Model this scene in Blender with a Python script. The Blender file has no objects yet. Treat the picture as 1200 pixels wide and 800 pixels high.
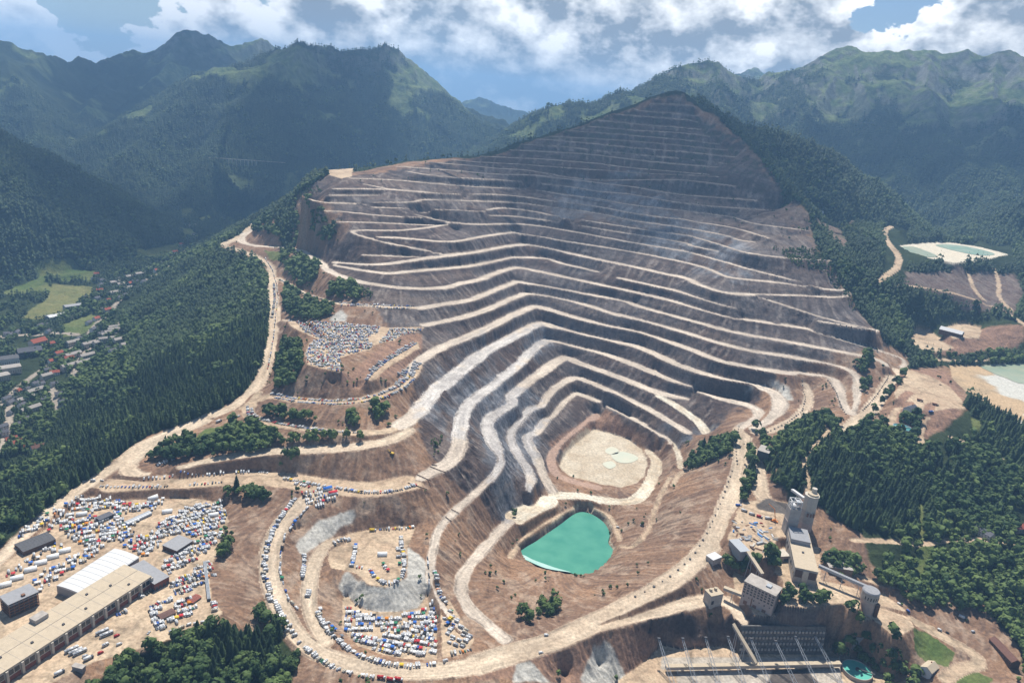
import bpy, bmesh, math, random
import numpy as np
from mathutils import Vector, Matrix

# ------------------------------------------------------------------ camera, sky, sun, exposure
S = bpy.context.scene
COL = S.collection
random.seed(7)
RNG = np.random.default_rng(7)
W, H, F = 1200, 800, 850.0                      # size of the photograph, focal length in its pixels
ZC, PITCH, ROLL = 600.0, math.radians(18.2), math.radians(6.0)
fw = np.array([0, math.cos(PITCH), -math.sin(PITCH)])
r0 = np.array([1.0, 0, 0]); u0 = np.array([0, math.sin(PITCH), math.cos(PITCH)])
RX = math.cos(ROLL)*r0 + math.sin(ROLL)*u0
UY = -math.sin(ROLL)*r0 + math.cos(ROLL)*u0

def ray(px, py):                                # direction seen at a pixel of the photograph
    px = np.asarray(px, float)[..., None]; py = np.asarray(py, float)[..., None]
    return fw + RX*(px-600)/F + UY*(400-py)/F

cam_data = bpy.data.cameras.new('camera')
cam_data.sensor_width = 36; cam_data.lens = 36*F/W
cam_data.clip_start = 1.0; cam_data.clip_end = 60000
cam = bpy.data.objects.new('camera', cam_data)
cam.matrix_world = Matrix([[RX[0], UY[0], -fw[0], 0], [RX[1], UY[1], -fw[1], 0], [RX[2], UY[2], -fw[2], ZC], [0, 0, 0, 1]])
COL.objects.link(cam); S.camera = cam

SUN_EL, SUN_AZ = math.radians(61), math.radians(-7)     # azimuth clockwise from the view direction (+Y)
sd = bpy.data.lights.new('sun', 'SUN'); sd.energy = 5.0; sd.angle = math.radians(0.5); sd.color = (1.0, 0.95, 0.87)
so = bpy.data.objects.new('sun', sd); COL.objects.link(so)
SUNV = Vector((math.sin(SUN_AZ)*math.cos(SUN_EL), math.cos(SUN_AZ)*math.cos(SUN_EL), math.sin(SUN_EL)))
so.rotation_euler = SUNV.to_track_quat('Z', 'Y').to_euler()
so.location = (0, 0, 3000)

S.view_settings.view_transform = 'Standard'; S.view_settings.look = 'None'
S.view_settings.gamma = 1.0; S.view_settings.use_curve_mapping = False
S.view_settings.exposure = 0.5
S.render.engine = 'CYCLES'
S.cycles.use_denoising = True
S.cycles.max_bounces = 4; S.cycles.diffuse_bounces = 2; S.cycles.glossy_bounces = 2
S.cycles.transmission_bounces = 2; S.cycles.transparent_max_bounces = 4; S.cycles.volume_bounces = 0
S.cycles.volume_step_rate = 4
# ------------------------------------------------------------------ sky with cumulus
# heaps of cloud over the peaks and gaps of clear sky: px, py, radius in pixels, strength
HEAPS = [(60,60,130,.34),(215,40,120,.26),(330,25,90,.25),(430,60,180,.5),(655,85,150,.62),(600,115,150,.75),(530,95,90,.4),(770,20,90,.45),(885,50,140,.5),(1000,20,110,.3),(1105,30,150,.42),(1190,40,90,.3),(830,112,110,.12),
 (625,25,60,-.6),(742,62,45,-.4),(690,45,45,-.3),(40,5,60,-.15),(125,22,60,-.5),(300,5,40,-.3),(1050,-14,70,-.55),(600,-160,220,.1),(-200,40,200,.2),(1400,40,220,.2)]
CLOUD0 = .02
def build_sky():
    w = bpy.data.worlds.new('World'); S.world = w; w.use_nodes = True; nt = w.node_tree
    w.cycles.sampling_method = 'MANUAL'; w.cycles.sample_map_resolution = 512
    N = nt.nodes.new; K = nt.links.new
    bg = nt.nodes['Background']; bg.inputs['Strength'].default_value = .068
    st = N('ShaderNodeTexSky'); st.sky_type = 'NISHITA'; st.sun_disc = False; st.sun_elevation = SUN_EL; st.sun_rotation = SUN_AZ
    st.air_density = 1.0; st.dust_density = 1.0; st.ozone_density = 2.0; st.altitude = 1300
    tc = N('ShaderNodeTexCoord'); d0 = tc.outputs['Generated']
    def M(op, a, b=None, c=None):
        n = N('ShaderNodeMath'); n.operation = op
        for i, v in enumerate((a, b, c)):
            if v is None: continue
            if isinstance(v, (int, float)): n.inputs[i].default_value = v
            else: K(v, n.inputs[i])
        return n.outputs[0]
    def noise(vec, scale, detail, rough, off):
        mp = N('ShaderNodeMapping'); mp.inputs['Scale'].default_value = (1, 1, 1.5); mp.inputs['Location'].default_value = (off, off*.7, -off); K(vec, mp.inputs['Vector'])
        n = N('ShaderNodeTexNoise'); n.inputs['Scale'].default_value = scale; n.inputs['Detail'].default_value = detail; n.inputs['Roughness'].default_value = rough
        K(mp.outputs[0], n.inputs['Vector']); return n.outputs['Fac']
    base = None
    for (x, y, rad, amp) in HEAPS:
        d = ray(float(x), float(y)); d = d/np.linalg.norm(d); k = 2/(rad/F)**2
        vd = N('ShaderNodeVectorMath'); vd.operation = 'DOT_PRODUCT'; K(d0, vd.inputs[0]); vd.inputs[1].default_value = tuple(d)
        q = M('MAXIMUM', M('MULTIPLY_ADD', vd.outputs['Value'], k, 1-k), 0.0)
        base = M('MULTIPLY', q, amp) if base is None else M('MULTIPLY_ADD', q, amp, base)
    bil = []
    def cover(vec, fine):
        bil.append(noise(vec, 15, 7 if fine else 4, .62, 1.7)); v = M('MULTIPLY_ADD', M('SUBTRACT', bil[-1], .5), 1.45, base)
        if fine:
            v = M('ADD', v, M('SUBTRACT', noise(vec, 3.6, 1, .5, 3.1), .5))
            vo = N('ShaderNodeTexVoronoi'); vo.inputs['Scale'].default_value = 24; K(vec, vo.inputs['Vector'])
            return M('MULTIPLY_ADD', M('SUBTRACT', .42, vo.outputs['Distance']), .42, v)
        return v
    sp_ = N('ShaderNodeSeparateXYZ'); K(d0, sp_.inputs[0]); hi_ = N('ShaderNodeMapRange'); hi_.interpolation_type = 'SMOOTHSTEP'; hi_.inputs[1].default_value = .30; hi_.inputs[2].default_value = .60; hi_.inputs[4].default_value = -.55; K(sp_.outputs['Z'], hi_.inputs[0])
    base = M('ADD', base, hi_.outputs[0])           # the zenith is mostly clear
    c0 = cover(d0, True)
    def shifted(k):
        a = N('ShaderNodeVectorMath'); a.operation = 'ADD'; K(d0, a.inputs[0]); a.inputs[1].default_value = (k*SUNV.x, k*SUNV.y*.3, k*SUNV.z)
        nz = N('ShaderNodeVectorMath'); nz.operation = 'NORMALIZE'; K(a.outputs[0], nz.inputs[0]); return cover(nz.outputs[0], False)
    c1 = shifted(.04)
    dens = N('ShaderNodeMapRange'); dens.interpolation_type = 'SMOOTHSTEP'; dens.inputs[1].default_value = CLOUD0; dens.inputs[2].default_value = CLOUD0+.06; K(c0, dens.inputs[0])
    # light reaching a point = how little cloud lies between it and the sun
    thick = M('MULTIPLY_ADD', M('MAXIMUM', M('SUBTRACT', c0, CLOUD0), 0.0), .75, M('MAXIMUM', M('SUBTRACT', c1, CLOUD0), 0.0))
    lit = N('ShaderNodeMapRange'); lit.interpolation_type = 'SMOOTHSTEP'; lit.inputs[1].default_value = 1.15; lit.inputs[2].default_value = .32; lit.inputs[3].default_value = 0; lit.inputs[4].default_value = 1; K(thick, lit.inputs[0])
    cc = N('ShaderNodeMix'); cc.data_type = 'RGBA'; cc.inputs['A'].default_value = (3.5, 4.1, 4.9, 1); cc.inputs['B'].default_value = (15.5, 15.5, 15.4, 1); K(M('MINIMUM', M('MAXIMUM', M('MULTIPLY_ADD', M('SUBTRACT', bil[0], bil[1]), 2.8, M('MULTIPLY_ADD', lit.outputs[0], .70, .26)), 0.0), 1.0), cc.inputs['Factor'])
    mx = N('ShaderNodeMix'); mx.data_type = 'RGBA'; K(dens.outputs[0], mx.inputs['Factor']); K(st.outputs[0], mx.inputs['A']); K(cc.outputs['Result'], mx.inputs['B'])
    K(mx.outputs['Result'], bg.inputs['Color'])
build_sky()
QSTEP = 0.0017
# ------------------------------------------------------------------ helpers: pixels to points, noise
def at(px, py, z):                              # the point at height z seen at this pixel
    d = ray(px, py); t = (np.asarray(z, float)-ZC)/d[..., 2]
    return d*t[..., None] + np.array([0, 0, ZC])
def atD(px, py, D):                             # the point at horizontal distance D seen at this pixel
    d = ray(px, py); t = np.asarray(D, float)/np.hypot(d[..., 0], d[..., 1])
    return d*t[..., None] + np.array([0, 0, ZC])

def _h(ix, iy, seed):
    n = (ix.astype(np.int64)*374761393 + iy.astype(np.int64)*668265263 + seed*974634777) & 0xffffffff
    n = ((n ^ (n >> 13))*1274126177) & 0xffffffff
    return ((n ^ (n >> 16)) & 0xffff)/65535.0
def vnoise(x, y, seed=0):                       # value noise, -1..1
    ix = np.floor(x); iy = np.floor(y); fx = x-ix; fy = y-iy
    fx = fx*fx*(3-2*fx); fy = fy*fy*(3-2*fy)
    a = _h(ix, iy, seed); b = _h(ix+1, iy, seed); c = _h(ix, iy+1, seed); d = _h(ix+1, iy+1, seed)
    return ((a*(1-fx)+b*fx)*(1-fy) + (c*(1-fx)+d*fx)*fy)*2-1
def fbm(x, y, scale, octv=4, seed=0, ridged=False):
    o = np.zeros_like(x); a = 1.0; tot = 0; f = 1.0/scale
    for k in range(octv):
        n = vnoise(x*f+k*17.3, y*f-k*9.1, seed+k)
        o += a*((1-2*np.abs(n)) if ridged else n); tot += a; a *= 0.5; f *= 2.03
    return o/tot

# ------------------------------------------------------------------ the ground: traced benches, roads and flats
# class numbers: 1 bench (pale, rough), 2 haul road, 3 dirt flat, 4 cream mud
LINES = []
def L(w, cls, *pts):                            # pts: (px,py[,z]); a missing z is interpolated along the line
    LINES.append((w, cls, pts))
def level(w, z, *pts, cls=1): L(w, cls, *[(p[0], p[1], p[2] if len(p) > 2 else z) for p in pts])

def levelD(w, D, *pts):                          # a level line fixed by its distance instead of its height
    L(w, 1, *[(p[0], p[1], float(atD(p[0], p[1], D)[2]), D) for p in pts])

# pit benches, from the floor upwards
level(17, 22, (736,498),(708,483),(680,502),(656,522),(646,536),(650,552,19),(666,562,17),(700,571,15), cls=5)
level(14, 22, (708,483),(736,498),(772,518),(776,528), cls=5)
level(18, 42, (784,518),(774,508),(750,494),(720,479),(680,462),(668,464),(654,478),(636,496),(630,506),(618,512,40),(622,524,38),(630,540,31),(638,560,24),(648,576,18))
level(22, 62, (804,506),(784,494),(764,482),(740,470),(710,456),(676,443),(660,450),(644,462),(640,470,61),(638,476,60))
level(17, 60, (638,476),(620,480,58),(608,494,55),(598,512,52),(608,534,48),(620,552,44),(624,572,41),(620,590,31),(604,606,25),(588,619,26),(565,645,31),(545,670,35),(540,690,38),(546,706,40),(560,722,41),(592,748,42))
level(26, 82, (872,475),(850,474),(820,468),(780,462),(760,456),(720,440),(680,426),(660,420),(632,438),(600,462),(602,469,81),(604,474,80))
level(22, 80, (604,474),(586,482),(574,490,79),(571,502,77),(582,526,75))
level(13, 75, (571,502,77),(582,526,75),(587,540,74),(580,556,72),(556,578,68),(534,598,64),(516,618,60),(507,645,55),(505,665,52),(508,690,48),(520,712,45),(542,738,43))
level(24, 102, (870,502,102),(886,494,102),(890,484,102),(880,476,102),(850,468),(820,458),(780,442),(750,430),(710,415),(680,407),(644,399),(624,410),(610,426),(580,450),(556,468),(544,482,101),(540,500,100),(538,520,98),(528,540,96),(500,556,93),(480,565,90))
level(29, 126, (880,502,106),(900,490,110),(914,476,116),(908,462,121),(890,453,124),(860,446,126),(836,441),(796,428),(764,413),(736,403),(680,391),(650,383),(632,379),(610,390),(570,411),(540,434),(510,458),(490,482,125),(470,500,123))
level(25, 150, (998,484,141),(990,470,143),(982,452,146),(970,440,149),(940,438),(914,436),(860,427),(836,420),(800,406),(750,389),(720,384),(680,374),(636,361),(620,361),(588,376),(560,390),(520,406),(492,422),(482,436,149))
level(21, 170, (998,480,143),(1004,454,156),(1004,442,162),(990,432,168),(960,425),(920,417),(880,411),(840,401),(790,386),(730,370),(720,368),(668,352),(622,344),(600,350),(556,368),(498,381))
level(20, 188, (1048,437,167),(1040,428,178),(1020,419,184),(980,411),(920,400),(860,389),(800,373),(752,360),(728,352),(656,339),(608,330.6),(600,332),(560,348),(548,352),(492,361))
level(22, 208, (952,386),(920,381),(860,372),(828,364),(800,356),(760,346),(700,333),(640,320),(608,314),(590,317),(560,328),(540,332),(520,337),(480,338),(436,333),(410,327),(386,318,206),(376,308,204),(360,298,200),(348,291,194),(332,290,180),(300,288,166),(284,284,162),(283,278,164),(294,269,170))
level(18, 226, (1020,385),(980,380),(920,371),(856,361),(800,343),(780,338),(726,326))
level(20, 226, (698,318),(660,309),(640,303),(602,301.5),(596,302),(560,310),(540,313),(480,318,226),(448,320,221),(394,311,211))
level(23, 248, (880,345),(850,343),(820,334),(804,326),(780,321),(740,312),(720,308),(664,296),(630,288),(608,287),(560,295),(520,300,247),(484,305,242),(440,310,228),(394,308,212))
level(16, 270, (990,340),(970,339),(920,332),(856,325),(830,315),(800,307),(740,295),(664,283),(608,273.5),(596,273),(560,278),(540,282),(520,283),(470,279),(444,278))
level(14, 288, (960,337,272),(920,326,279),(880,316,284),(856,309),(820,299),(800,294),(740,284),(680,273),(616,263),(560,263),(532,261))
level(13, 302, (840,294),(810,288),(800,284),(720,271),(660,261),(608,254),(584,253),(550,252),(480,249))
level(13, 316, (972,305),(920,302),(874,296),(848,288),(810,277),(800,275),(760,270),(710,262),(660,255),(626,248),(588,244),(562,247),(520,245),(440,243,313))
level(13, 330, (892,285),(866,281),(850,276),(814,269),(780,264),(740,258),(700,250),(648,243),(604,237.5),(560,235.7),(500,234),(480,237,327),(416,238,319))
level(13, 346, (900,279),(860,267),(816,260),(800,257),(770,254),(736,249),(700,242),(656,237),(616,231),(580,228),(520,227),(452,222),(392,221))
level(14, 360, (944,270),(930,268),(884,262),(860,255),(840,252),(800,247),(740,240),(700,233),(660,228),(620,222),(560,219),(520,216),(460,211),(412,209))
level(13, 380, (920,249),(880,245),(840,242),(800,238),(740,228),(700,224),(660,218),(588,211),(566,210),(510,206),(478,201))
levelD(12, 2205, (886,235),(820,230),(790,227),(740,219),(700,214),(650,208),(620,205),(580,204),(520,199),(464,195))
levelD(12, 2250, (860,218),(800,211),(740,211),(700,211),(660,207),(620,200),(580,197),(540,193),(500,190))
levelD(12, 2295, (840,207),(800,205),(750,203),(700,199),(640,195),(600,192),(560,190),(530,187))
levelD(12, 2345, (830,205),(800,202),(740,197),(700,192),(640,187),(600,185),(565,183))
levelD(11, 2395, (840,196),(800,193),(740,187),(690,181),(640,178),(600,176))
levelD(11, 2410, (850,192),(800,186),(720,179),(670,173),(640,171),(612,169))
levelD(11, 2440, (860,184),(800,178),(740,173),(700,169),(660,165),(630,163))
levelD(10, 2475, (850,176),(800,171),(760,167),(700,163),(645,160))
levelD(10, 2505, (840,169),(800,164),(740,159),(690,155),(668,153))
levelD(10, 2540, (830,160),(800,156),(730,152),(690,148))
levelD(10, 2575, (820,152),(790,149),(760,147),(720,143),(700,141))
levelD(9, 2605, (815,143),(800,140),(760,137),(722,134))
levelD(9, 2630, (815,136),(800,134),(760,131),(745,129))
levelD(9, 2655, (812,124),(800,123),(780,122),(764,122))
L(18, 4, (774,465,81),(798,479,75),(818,494,68),(828,508,62)); L(9, 4, (784,512,42),(792,525,38),(797,540,34),(797,552,32))
# ramps and hairpins on the slopes
L(14, 1, (348,228,328),(360,233,323),(380,237,319),(416,239,317),(440,243,312),(480,250,301),(510,257,292),(526,261,288),(516,264,286),(500,267,284),(468,270,281),(426,270,278),(414,271,277),(418,275,273),(436,280,266),(460,286,260),(500,294,252),(524,299,249))
L(12, 1, (428,216,352),(460,222,346),(500,225,342),(540,232,333),(560,235,330))
level(9, 332, (386,229),(444,229)); level(10, 304, (376,247),(400,248),(452,253,301),(494,255,297)); level(10, 290, (396,260),(440,261,289),(480,263,287),(510,264,285))
level(9, 262, (476,272),(534,274)); level(10, 238, (426,299),(484,301),(510,302))
L(13, 1, (990,340,270),(993,343,266),(984,348,260),(930,346,254),(880,345,248))
L(11, 1, (880,345,248),(920,358,238),(960,371,230),(1000,381,224),(1020,385,222),(1027,387,220),(1016,389,216),(980,388,212),(950,387,208),(1000,402,196),(1040,414,184),(1056,420,178),(1060,427,172),(1052,435,168))
# haul roads outside the pit
L(20, 2, (306,256,180),(294,267,172),(280,278,166),(262,287,163),(276,292,160),(300,301,156),(316,312,151),(319,326,146),(320,344,141),(322,366,135),(320,388,129),(317,410,124),(312,430,119),(303,450,114),(288,466,107),(270,478,102),(240,490,95),(200,507,87),(165,522,82),(140,543,78),(110,563,75),(70,592,72),(30,628,69),(0,655,67),(-60,700,65))
L(24, 2, (240,492,94),(200,511,86),(172,524,81),(150,545,78),(160,557,79),(190,556,84),(240,543,92),(300,531,99),(360,527,106),(420,523,113),(460,514,119),(478,504,122))
L(12, 2, (326,326,145),(344,336,152),(360,345,160),(380,351,172),(400,356,182),(440,359,188),(492,361,188))
L(14, 2, (330,375,140),(345,378,148),(362,388,156),(378,398,162))
L(22, 3, (290,478,106),(300,470,110),(320,464,120),(345,468,126),(387,471,133),(420,469,138),(445,463,142),(467,453,146),(480,442,149),(488,428,150))
L(18, 3, (300,460,115),(292,480,105),(294,488,106),(310,494,109),(330,498,112),(360,502,116),(390,506,119),(420,507,121),(450,506,122),(470,500,123))
L(40, 3, (480,565,90),(450,571,87),(420,573,85),(370,568,83),(330,562,82),(280,560,80),(230,562,78),(180,566,76),(130,570,74))
L(24, 2, (392,572,84),(372,578,82),(350,594,78),(332,612,73),(321,632,68),(316,655,62),(320,690,53),(332,718,48),(348,744,45),(376,766,43),(420,780,42),(470,786,42),(530,784,42),(570,776,42),(610,764,43))
L(18, 2, (398,632,57),(382,640,57),(370,656,55),(364,680,51),(362,705,47),(368,728,45),(382,752,43))
L(30, 2, (560,778,42),(600,766,43),(650,750,45),(700,728,48),(740,708,52),(777,687,56),(808,664,61),(832,638,66),(848,605,74),(860,575,81),(868,550,88),(869,525,96),(870,504,101))
L(18, 2, (876,506,102),(900,505,107),(930,492,113),(946,474,121),(946,456,130),(936,440,148))
L(24, 2, (870,514,99),(878,524,96),(886,540,90),(889,560,85),(893,580,82),(915,598,80))
L(26, 2, (1052,434,167),(1038,456,157),(1022,478,148),(1008,490,142),(992,505,137))
L(22, 2, (700,733,47),(750,721,46),(800,708,46),(840,702,45),(862,712,43),(872,730,40))
L(20, 4, (650,580,17),(680,581,15),(708,586,14),(740,587,14),(757,574,14),(767,554,14),(768,538,14),(760,530,12))
L(36, 4, (640,588,18),(606,606,24))
L(9, 3, (598,652,9),(612,633,8),(632,616,7),(660,602,7),(685,594,7),(712,604,6),(722,620,5),(726,632,4))
L(8, 3, (785,560,38),(770,590,24),(760,620,20),(742,640,14),(728,640,9))
L(9, 3, (812,548,48),(796,556,42),(788,568,36))
# right: forest road, plateau roads, tailings roads, industry
L(9, 3, (985,494,139),(966,512,132),(950,530,126),(942,545,121),(945,560,116),(948,575,110))
L(10, 3, (1045,500,152),(1046,488,156),(1058,470,162),(1066,462,165))
L(10, 3, (1092,475,166),(1084,490,160),(1078,510,150),(1082,522,146))
L(12, 3, (1063,420,172),(1100,421,172),(1150,423,172),(1210,418,174))
L(14, 3, (1044,265,345),(1036,272,338),(1040,283,328),(1052,300,312),(1052,312,303),(1040,322,293),(1028,330,284))
L(11, 3, (1048,333,282),(1090,338,270),(1130,347,258),(1160,358,246),(1185,370,236),(1220,392,220))
L(7, 3, (1132,312,300),(1140,335,272),(1152,350,256),(1162,358,246)); L(7, 3, (1162,312,300),(1170,330,276),(1172,350,254),(1190,368,237))
L(10, 3, (1000,633,80),(1040,634,84),(1078,637,86),(1120,632,92),(1150,632,95),(1185,635,97))
L(8, 3, (1000,672,66),(1025,682,64),(1060,688,62),(1085,695,60),(1100,703,58))
L(16, 3, (1022,712,55),(1050,720,52),(1075,730,50),(1105,745,47),(1140,765,44),(1146,778,42),(1125,783,40),(1108,795,38))
L(8, 3, (1195,540,130),(1170,535,134),(1140,522,142),(1115,512,148))

FLATS = []
def flat(z, cls, *pts): FLATS.append((z, cls, pts))
flat(-7, 6, (608,650),(618,641),(632,633),(655,617),(675,602),(690,602),(706,612),(713,625),(711,636),(717,645),(712,655),(700,666),(686,674),(664,668),(640,664),(622,657))
flat(8, 4, (690,501),(672,514),(659,532),(655,546),(666,557),(700,566),(728,571),(746,566),(756,556),(759,541),(752,526),(738,515),(714,507))
flat(55, 3, (386,640),(392,630),(420,622),(470,616),(488,617),(478,640),(477,665),(470,680),(452,688),(432,685),(418,672),(405,668),(388,666),(384,655))
flat(37, 3, (402,700),(400,735),(418,756),(450,768),(480,773),(512,772),(512,690),(505,690),(490,712),(470,716),(440,716),(420,712),(408,698))
flat(41, 3, (516,715),(525,700),(556,750),(545,766),(518,770))
flat(66, 3, (-80,800),(-60,690),(0,660),(60,605),(90,580),(130,578),(240,585),(262,592),(268,610),(258,640),(245,670),(248,700),(262,718),(230,738),(180,755),(110,775),(40,810))
flat(168, 3, (335,376),(378,377),(407,379),(445,383),(458,384),(497,383),(495,387),(470,393),(462,399),(443,403),(437,405),(435,409),(413,415),(398,420),(400,428),(398,436),(383,433),(360,427),(357,415),(362,402),(374,398),(356,390),(340,382))
flat(160, 3, (490,400),(470,412),(453,422),(437,435),(430,446),(441,444),(455,430),(472,420),(492,408))
flat(362, 3, (385,199),(415,197),(412,207),(400,209),(384,205))
flat(170, 3, (1062,432),(1090,440),(1112,452),(1128,470),(1132,479),(1115,478),(1080,484),(1070,470),(1050,470),(1046,458))
flat(165, 7, (1112,428),(1200,424),(1280,430),(1280,500),(1190,496),(1168,486),(1150,474),(1135,462),(1116,444))
flat(318, 8, (1054,288),(1075,285),(1100,284),(1120,285),(1150,290),(1182,298),(1160,303),(1140,306),(1118,308),(1090,303),(1066,296))
flat(80, 3, (858,600),(872,588),(900,584),(930,590),(926,620),(915,650),(895,655),(862,640),(846,628))
flat(68, 3, (912,640),(960,640),(962,680),(1010,690),(1015,712),(960,722),(915,712),(905,690))
flat(50.5, 3, (858,668),(910,690),(912,735),(866,730))
flat(55, 3, (1008,700),(1035,695),(1062,715),(1072,735),(1050,748),(1035,738),(1010,735))
flat(8, 3, (775,755),(800,760),(860,755),(930,762),(975,756),(985,775),(985,840),(700,860),(720,800),(760,770))
flat(4, 3, (985,770),(1010,768),(1035,790),(1050,815),(1000,820),(985,800))
flat(200, 3, (1105,384),(1128,378),(1150,384),(1148,396),(1112,396))
flat(184, 3, (1068,388),(1090,388),(1118,408),(1090,414),(1066,402))

POINTS = [   # single heights that steer the ground between the lines
 # valley with the town, left
 (0,400,-52),(30,380,-50),(60,355,-42),(20,340,-30),(100,345,-40),(100,400,-46),(140,375,-40),(165,345,-36),(190,322,-30),(212,300,-26),(230,285,-22),(240,272,-15),
 (0,470,-58),(30,450,-55),(20,520,-52),(60,490,-46),(90,450,-42),(120,420,-36),(0,560,-25),(40,540,-32),(60,520,-30),(100,490,-18),(140,440,-8),(150,410,2),(170,380,8),
 (200,400,48),(200,440,55),(240,360,78),(240,320,80),(220,330,46),(190,350,20),(260,420,92),(250,450,85),(180,470,48),(140,500,38),(100,530,28),(60,570,30),(20,600,34),(0,620,40),(230,300,40),(250,290,100),
 (270,270,70),(285,262,96),
 # forest hill by the upper left road
 (320,262,-2060),(340,250,-2040),(350,240,-2020),(330,282,-1960),(360,275,-1870),(385,268,-1830),(380,255,-1870),(395,290,-1640),(365,225,-1990),(374,212,-2060),
 (345,310,176),(360,322,186),(345,325,166),(375,338,192),(400,340,198),(350,360,162),(380,366,170),(345,400,150),(340,430,142),(335,450,132),
 (390,450,148),(420,455,146),(395,485,128),(380,515,112),(340,512,108),
 # brown spur between paddock and ring road
 (300,600,72),(285,640,66),(280,680,60),(300,700,54),(320,735,44),(250,725,56),(220,755,50),(290,760,42),(340,785,34),(180,790,48),(100,810,56),
 (345,640,60),(343,675,54),(350,620,64),(356,700,48),
 # around the lake
 (560,640,44),(570,690,36),(590,700,26),(620,690,18),(640,690,13),(600,672,12),(650,705,22),(640,720,27),(660,725,32),(690,690,14),(720,670,16),(740,650,24),(760,660,38),(720,700,34),(790,620,48),(800,580,52),(840,560,78),(800,640,58),(820,600,66),(750,610,21),
 (800,530,52),(790,545,44),(830,520,68),(845,500,88),
 # bottom edge
 (640,768,26),(600,790,18),(700,780,14),(720,755,24),(660,800,8),(760,740,30),(820,745,20),(770,765,10),(860,748,14),(900,752,12),(950,750,14),(905,738,40),(960,735,44),
 # right woods
 (930,520,118),(920,560,98),(960,540,122),(1000,520,134),(1040,520,138),(1060,560,116),(1000,560,112),(960,590,92),(1000,600,88),(1060,600,98),(1100,540,134),(1100,580,112),(1160,560,122),(1200,560,128),(1150,600,104),(1200,610,104),(1200,510,150),(1150,500,158),
 (1060,655,76),(1100,665,72),(1150,670,74),(1200,680,76),(1100,690,62),(1160,710,58),(1200,740,52),(1150,740,48),(1200,790,40),(1000,745,34),(1040,760,24),(1060,790,16),(985,660,74),(940,710,58),(1080,760,40),
 (1090,500,152),(1120,498,156),(1060,505,146),
 # right flank and terraces
 (960,260,362),(975,275,345),(985,300,322),(1000,320,300),(1000,345,262),(1020,360,240),(1045,360,246),(1060,385,206),(1050,405,188),(1090,360,246),(1080,345,268),(1140,365,236),(1180,390,210),(1120,400,190),(1180,405,188),(1200,345,262),(1180,320,290),
 (1000,258,360),(1010,275,342),(1030,300,322),(1090,325,286),(1110,320,290),(1020,290,338),(1060,270,352),(1100,275,340),(1150,282,330),(1200,290,322),
]
BACKS = [   # crests seen against what lies behind: the ground falls away beyond them (negative: distance instead of height)
 [(306,250,185),(330,240,245),(346,229,300),(352,222,312),(362,212,328),(376,203,345),(400,199,362),(440,195,372),(470,190,386),(500,187,400),(530,185,412)],
 [(530,185,-2330),(560,182,-2370),(582,176,-2400),(606,167,-2450),(634,159,-2490),(660,151,-2530),(690,142,-2590),(714,132,-2630),(736,125,-2660),(760,115,-2685),(780,108,-2700),(795,107,-2700),(808,112,-2690),(822,125,-2670),(838,132,-2640),(850,143,-2600),(865,156,-2540),(882,172,-2460),(896,185,-2400),(910,200,-2330),(925,217,-2250),(940,235,-2170),(955,250,-2100)],
]

# log-polar sheet: finest near the viewer, coarse far away
Q = QSTEP
T0, T1 = -1.02, 1.02
S0, S1 = math.log(385.0), math.log(3600.0)
NT = int((T1-T0)/Q)//16*16+1; NS = int((S1-S0)/Q)//16*16+1
th = T0 + Q*np.arange(NT); sr = S0 + Q*np.arange(NS)
RR = np.exp(sr)[:, None]; GX = RR*np.sin(th)[None]; GY = RR*np.cos(th)[None]
def cell(x, y): return (0.5*np.log(x*x+y*y)-S0)/Q, (np.arctan2(x, y)-T0)/Q     # row, column

best = np.full((NS, NT), 1e9); ZV = np.zeros((NS, NT)); CL = np.zeros((NS, NT), np.int8)
AL = np.zeros((NS, NT)); edge_n = fbm(GX, GY, 24, 4, 5)
def stamp(p, q, hw, cls, s0=0.0):                       # one short piece of a line, flat across and sloping along
    R = math.hypot(p[0], p[1]); ri, ci = cell(np.array([p[0], q[0]]), np.array([p[1], q[1]])); k = int(hw*1.35/(R*Q))+2
    a, b = max(0, int(ri.min())-k), min(NS, int(ri.max())+k+2); c, d = max(0, int(ci.min())-k), min(NT, int(ci.max())+k+2)
    if a >= b or c >= d: return
    sl = (slice(a, b), slice(c, d)); h = hw*(1+(0.34 if cls == 1 else 0.14)*edge_n[sl])
    vx, vy = q[0]-p[0], q[1]-p[1]; t = np.clip(((GX[sl]-p[0])*vx+(GY[sl]-p[1])*vy)/(vx*vx+vy*vy+1e-9), 0, 1)
    dd = np.hypot(GX[sl]-p[0]-t*vx, GY[sl]-p[1]-t*vy)-h
    m = (dd < best[sl]) & (dd < max(0.5*R*Q, 0.01))
    best[sl][m] = dd[m]; ZV[sl][m] = (p[2]+t*(q[2]-p[2]))[m]; CL[sl][m] = cls; AL[sl][m] = (s0+t*math.hypot(vx, vy))[m]
def dense(pts):
    """world polyline of a traced line, with every missing height filled in and sampled finely"""
    P = [list(p)+[None]*(4-len(p)) for p in pts]
    zs = np.array([np.nan if p[2] is None else p[2] for p in P]); i = np.arange(len(P)); ok = ~np.isnan(zs)
    zs = np.interp(i, i[ok], zs[ok])
    n = len(P); t = np.arange(0, n-1+1e-6, 0.125)
    xs = catmull(np.array([p[0] for p in P], float), t); ys = catmull(np.array([p[1] for p in P], float), t); zz = np.interp(t, i, zs)
    if len(P[0]) > 3 and P[0][3]: return atD(xs, ys, np.interp(t, i, [p[3] for p in P]))
    if zs[0] < 0 and zs[0] < -1000: return atD(xs, ys, -zz)
    return at(xs, ys, zz)
def catmull(v, t):
    k = np.clip(np.floor(t).astype(int), 0, len(v)-2); u = t-k
    g = lambda j: v[np.clip(j, 0, len(v)-1)]
    a, b, c, d = g(k-1), g(k), g(k+1), g(k+2)
    return b + 0.5*u*(c-a+u*(2*a-5*b+4*c-d+u*(3*(b-c)+d-a)))
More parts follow.
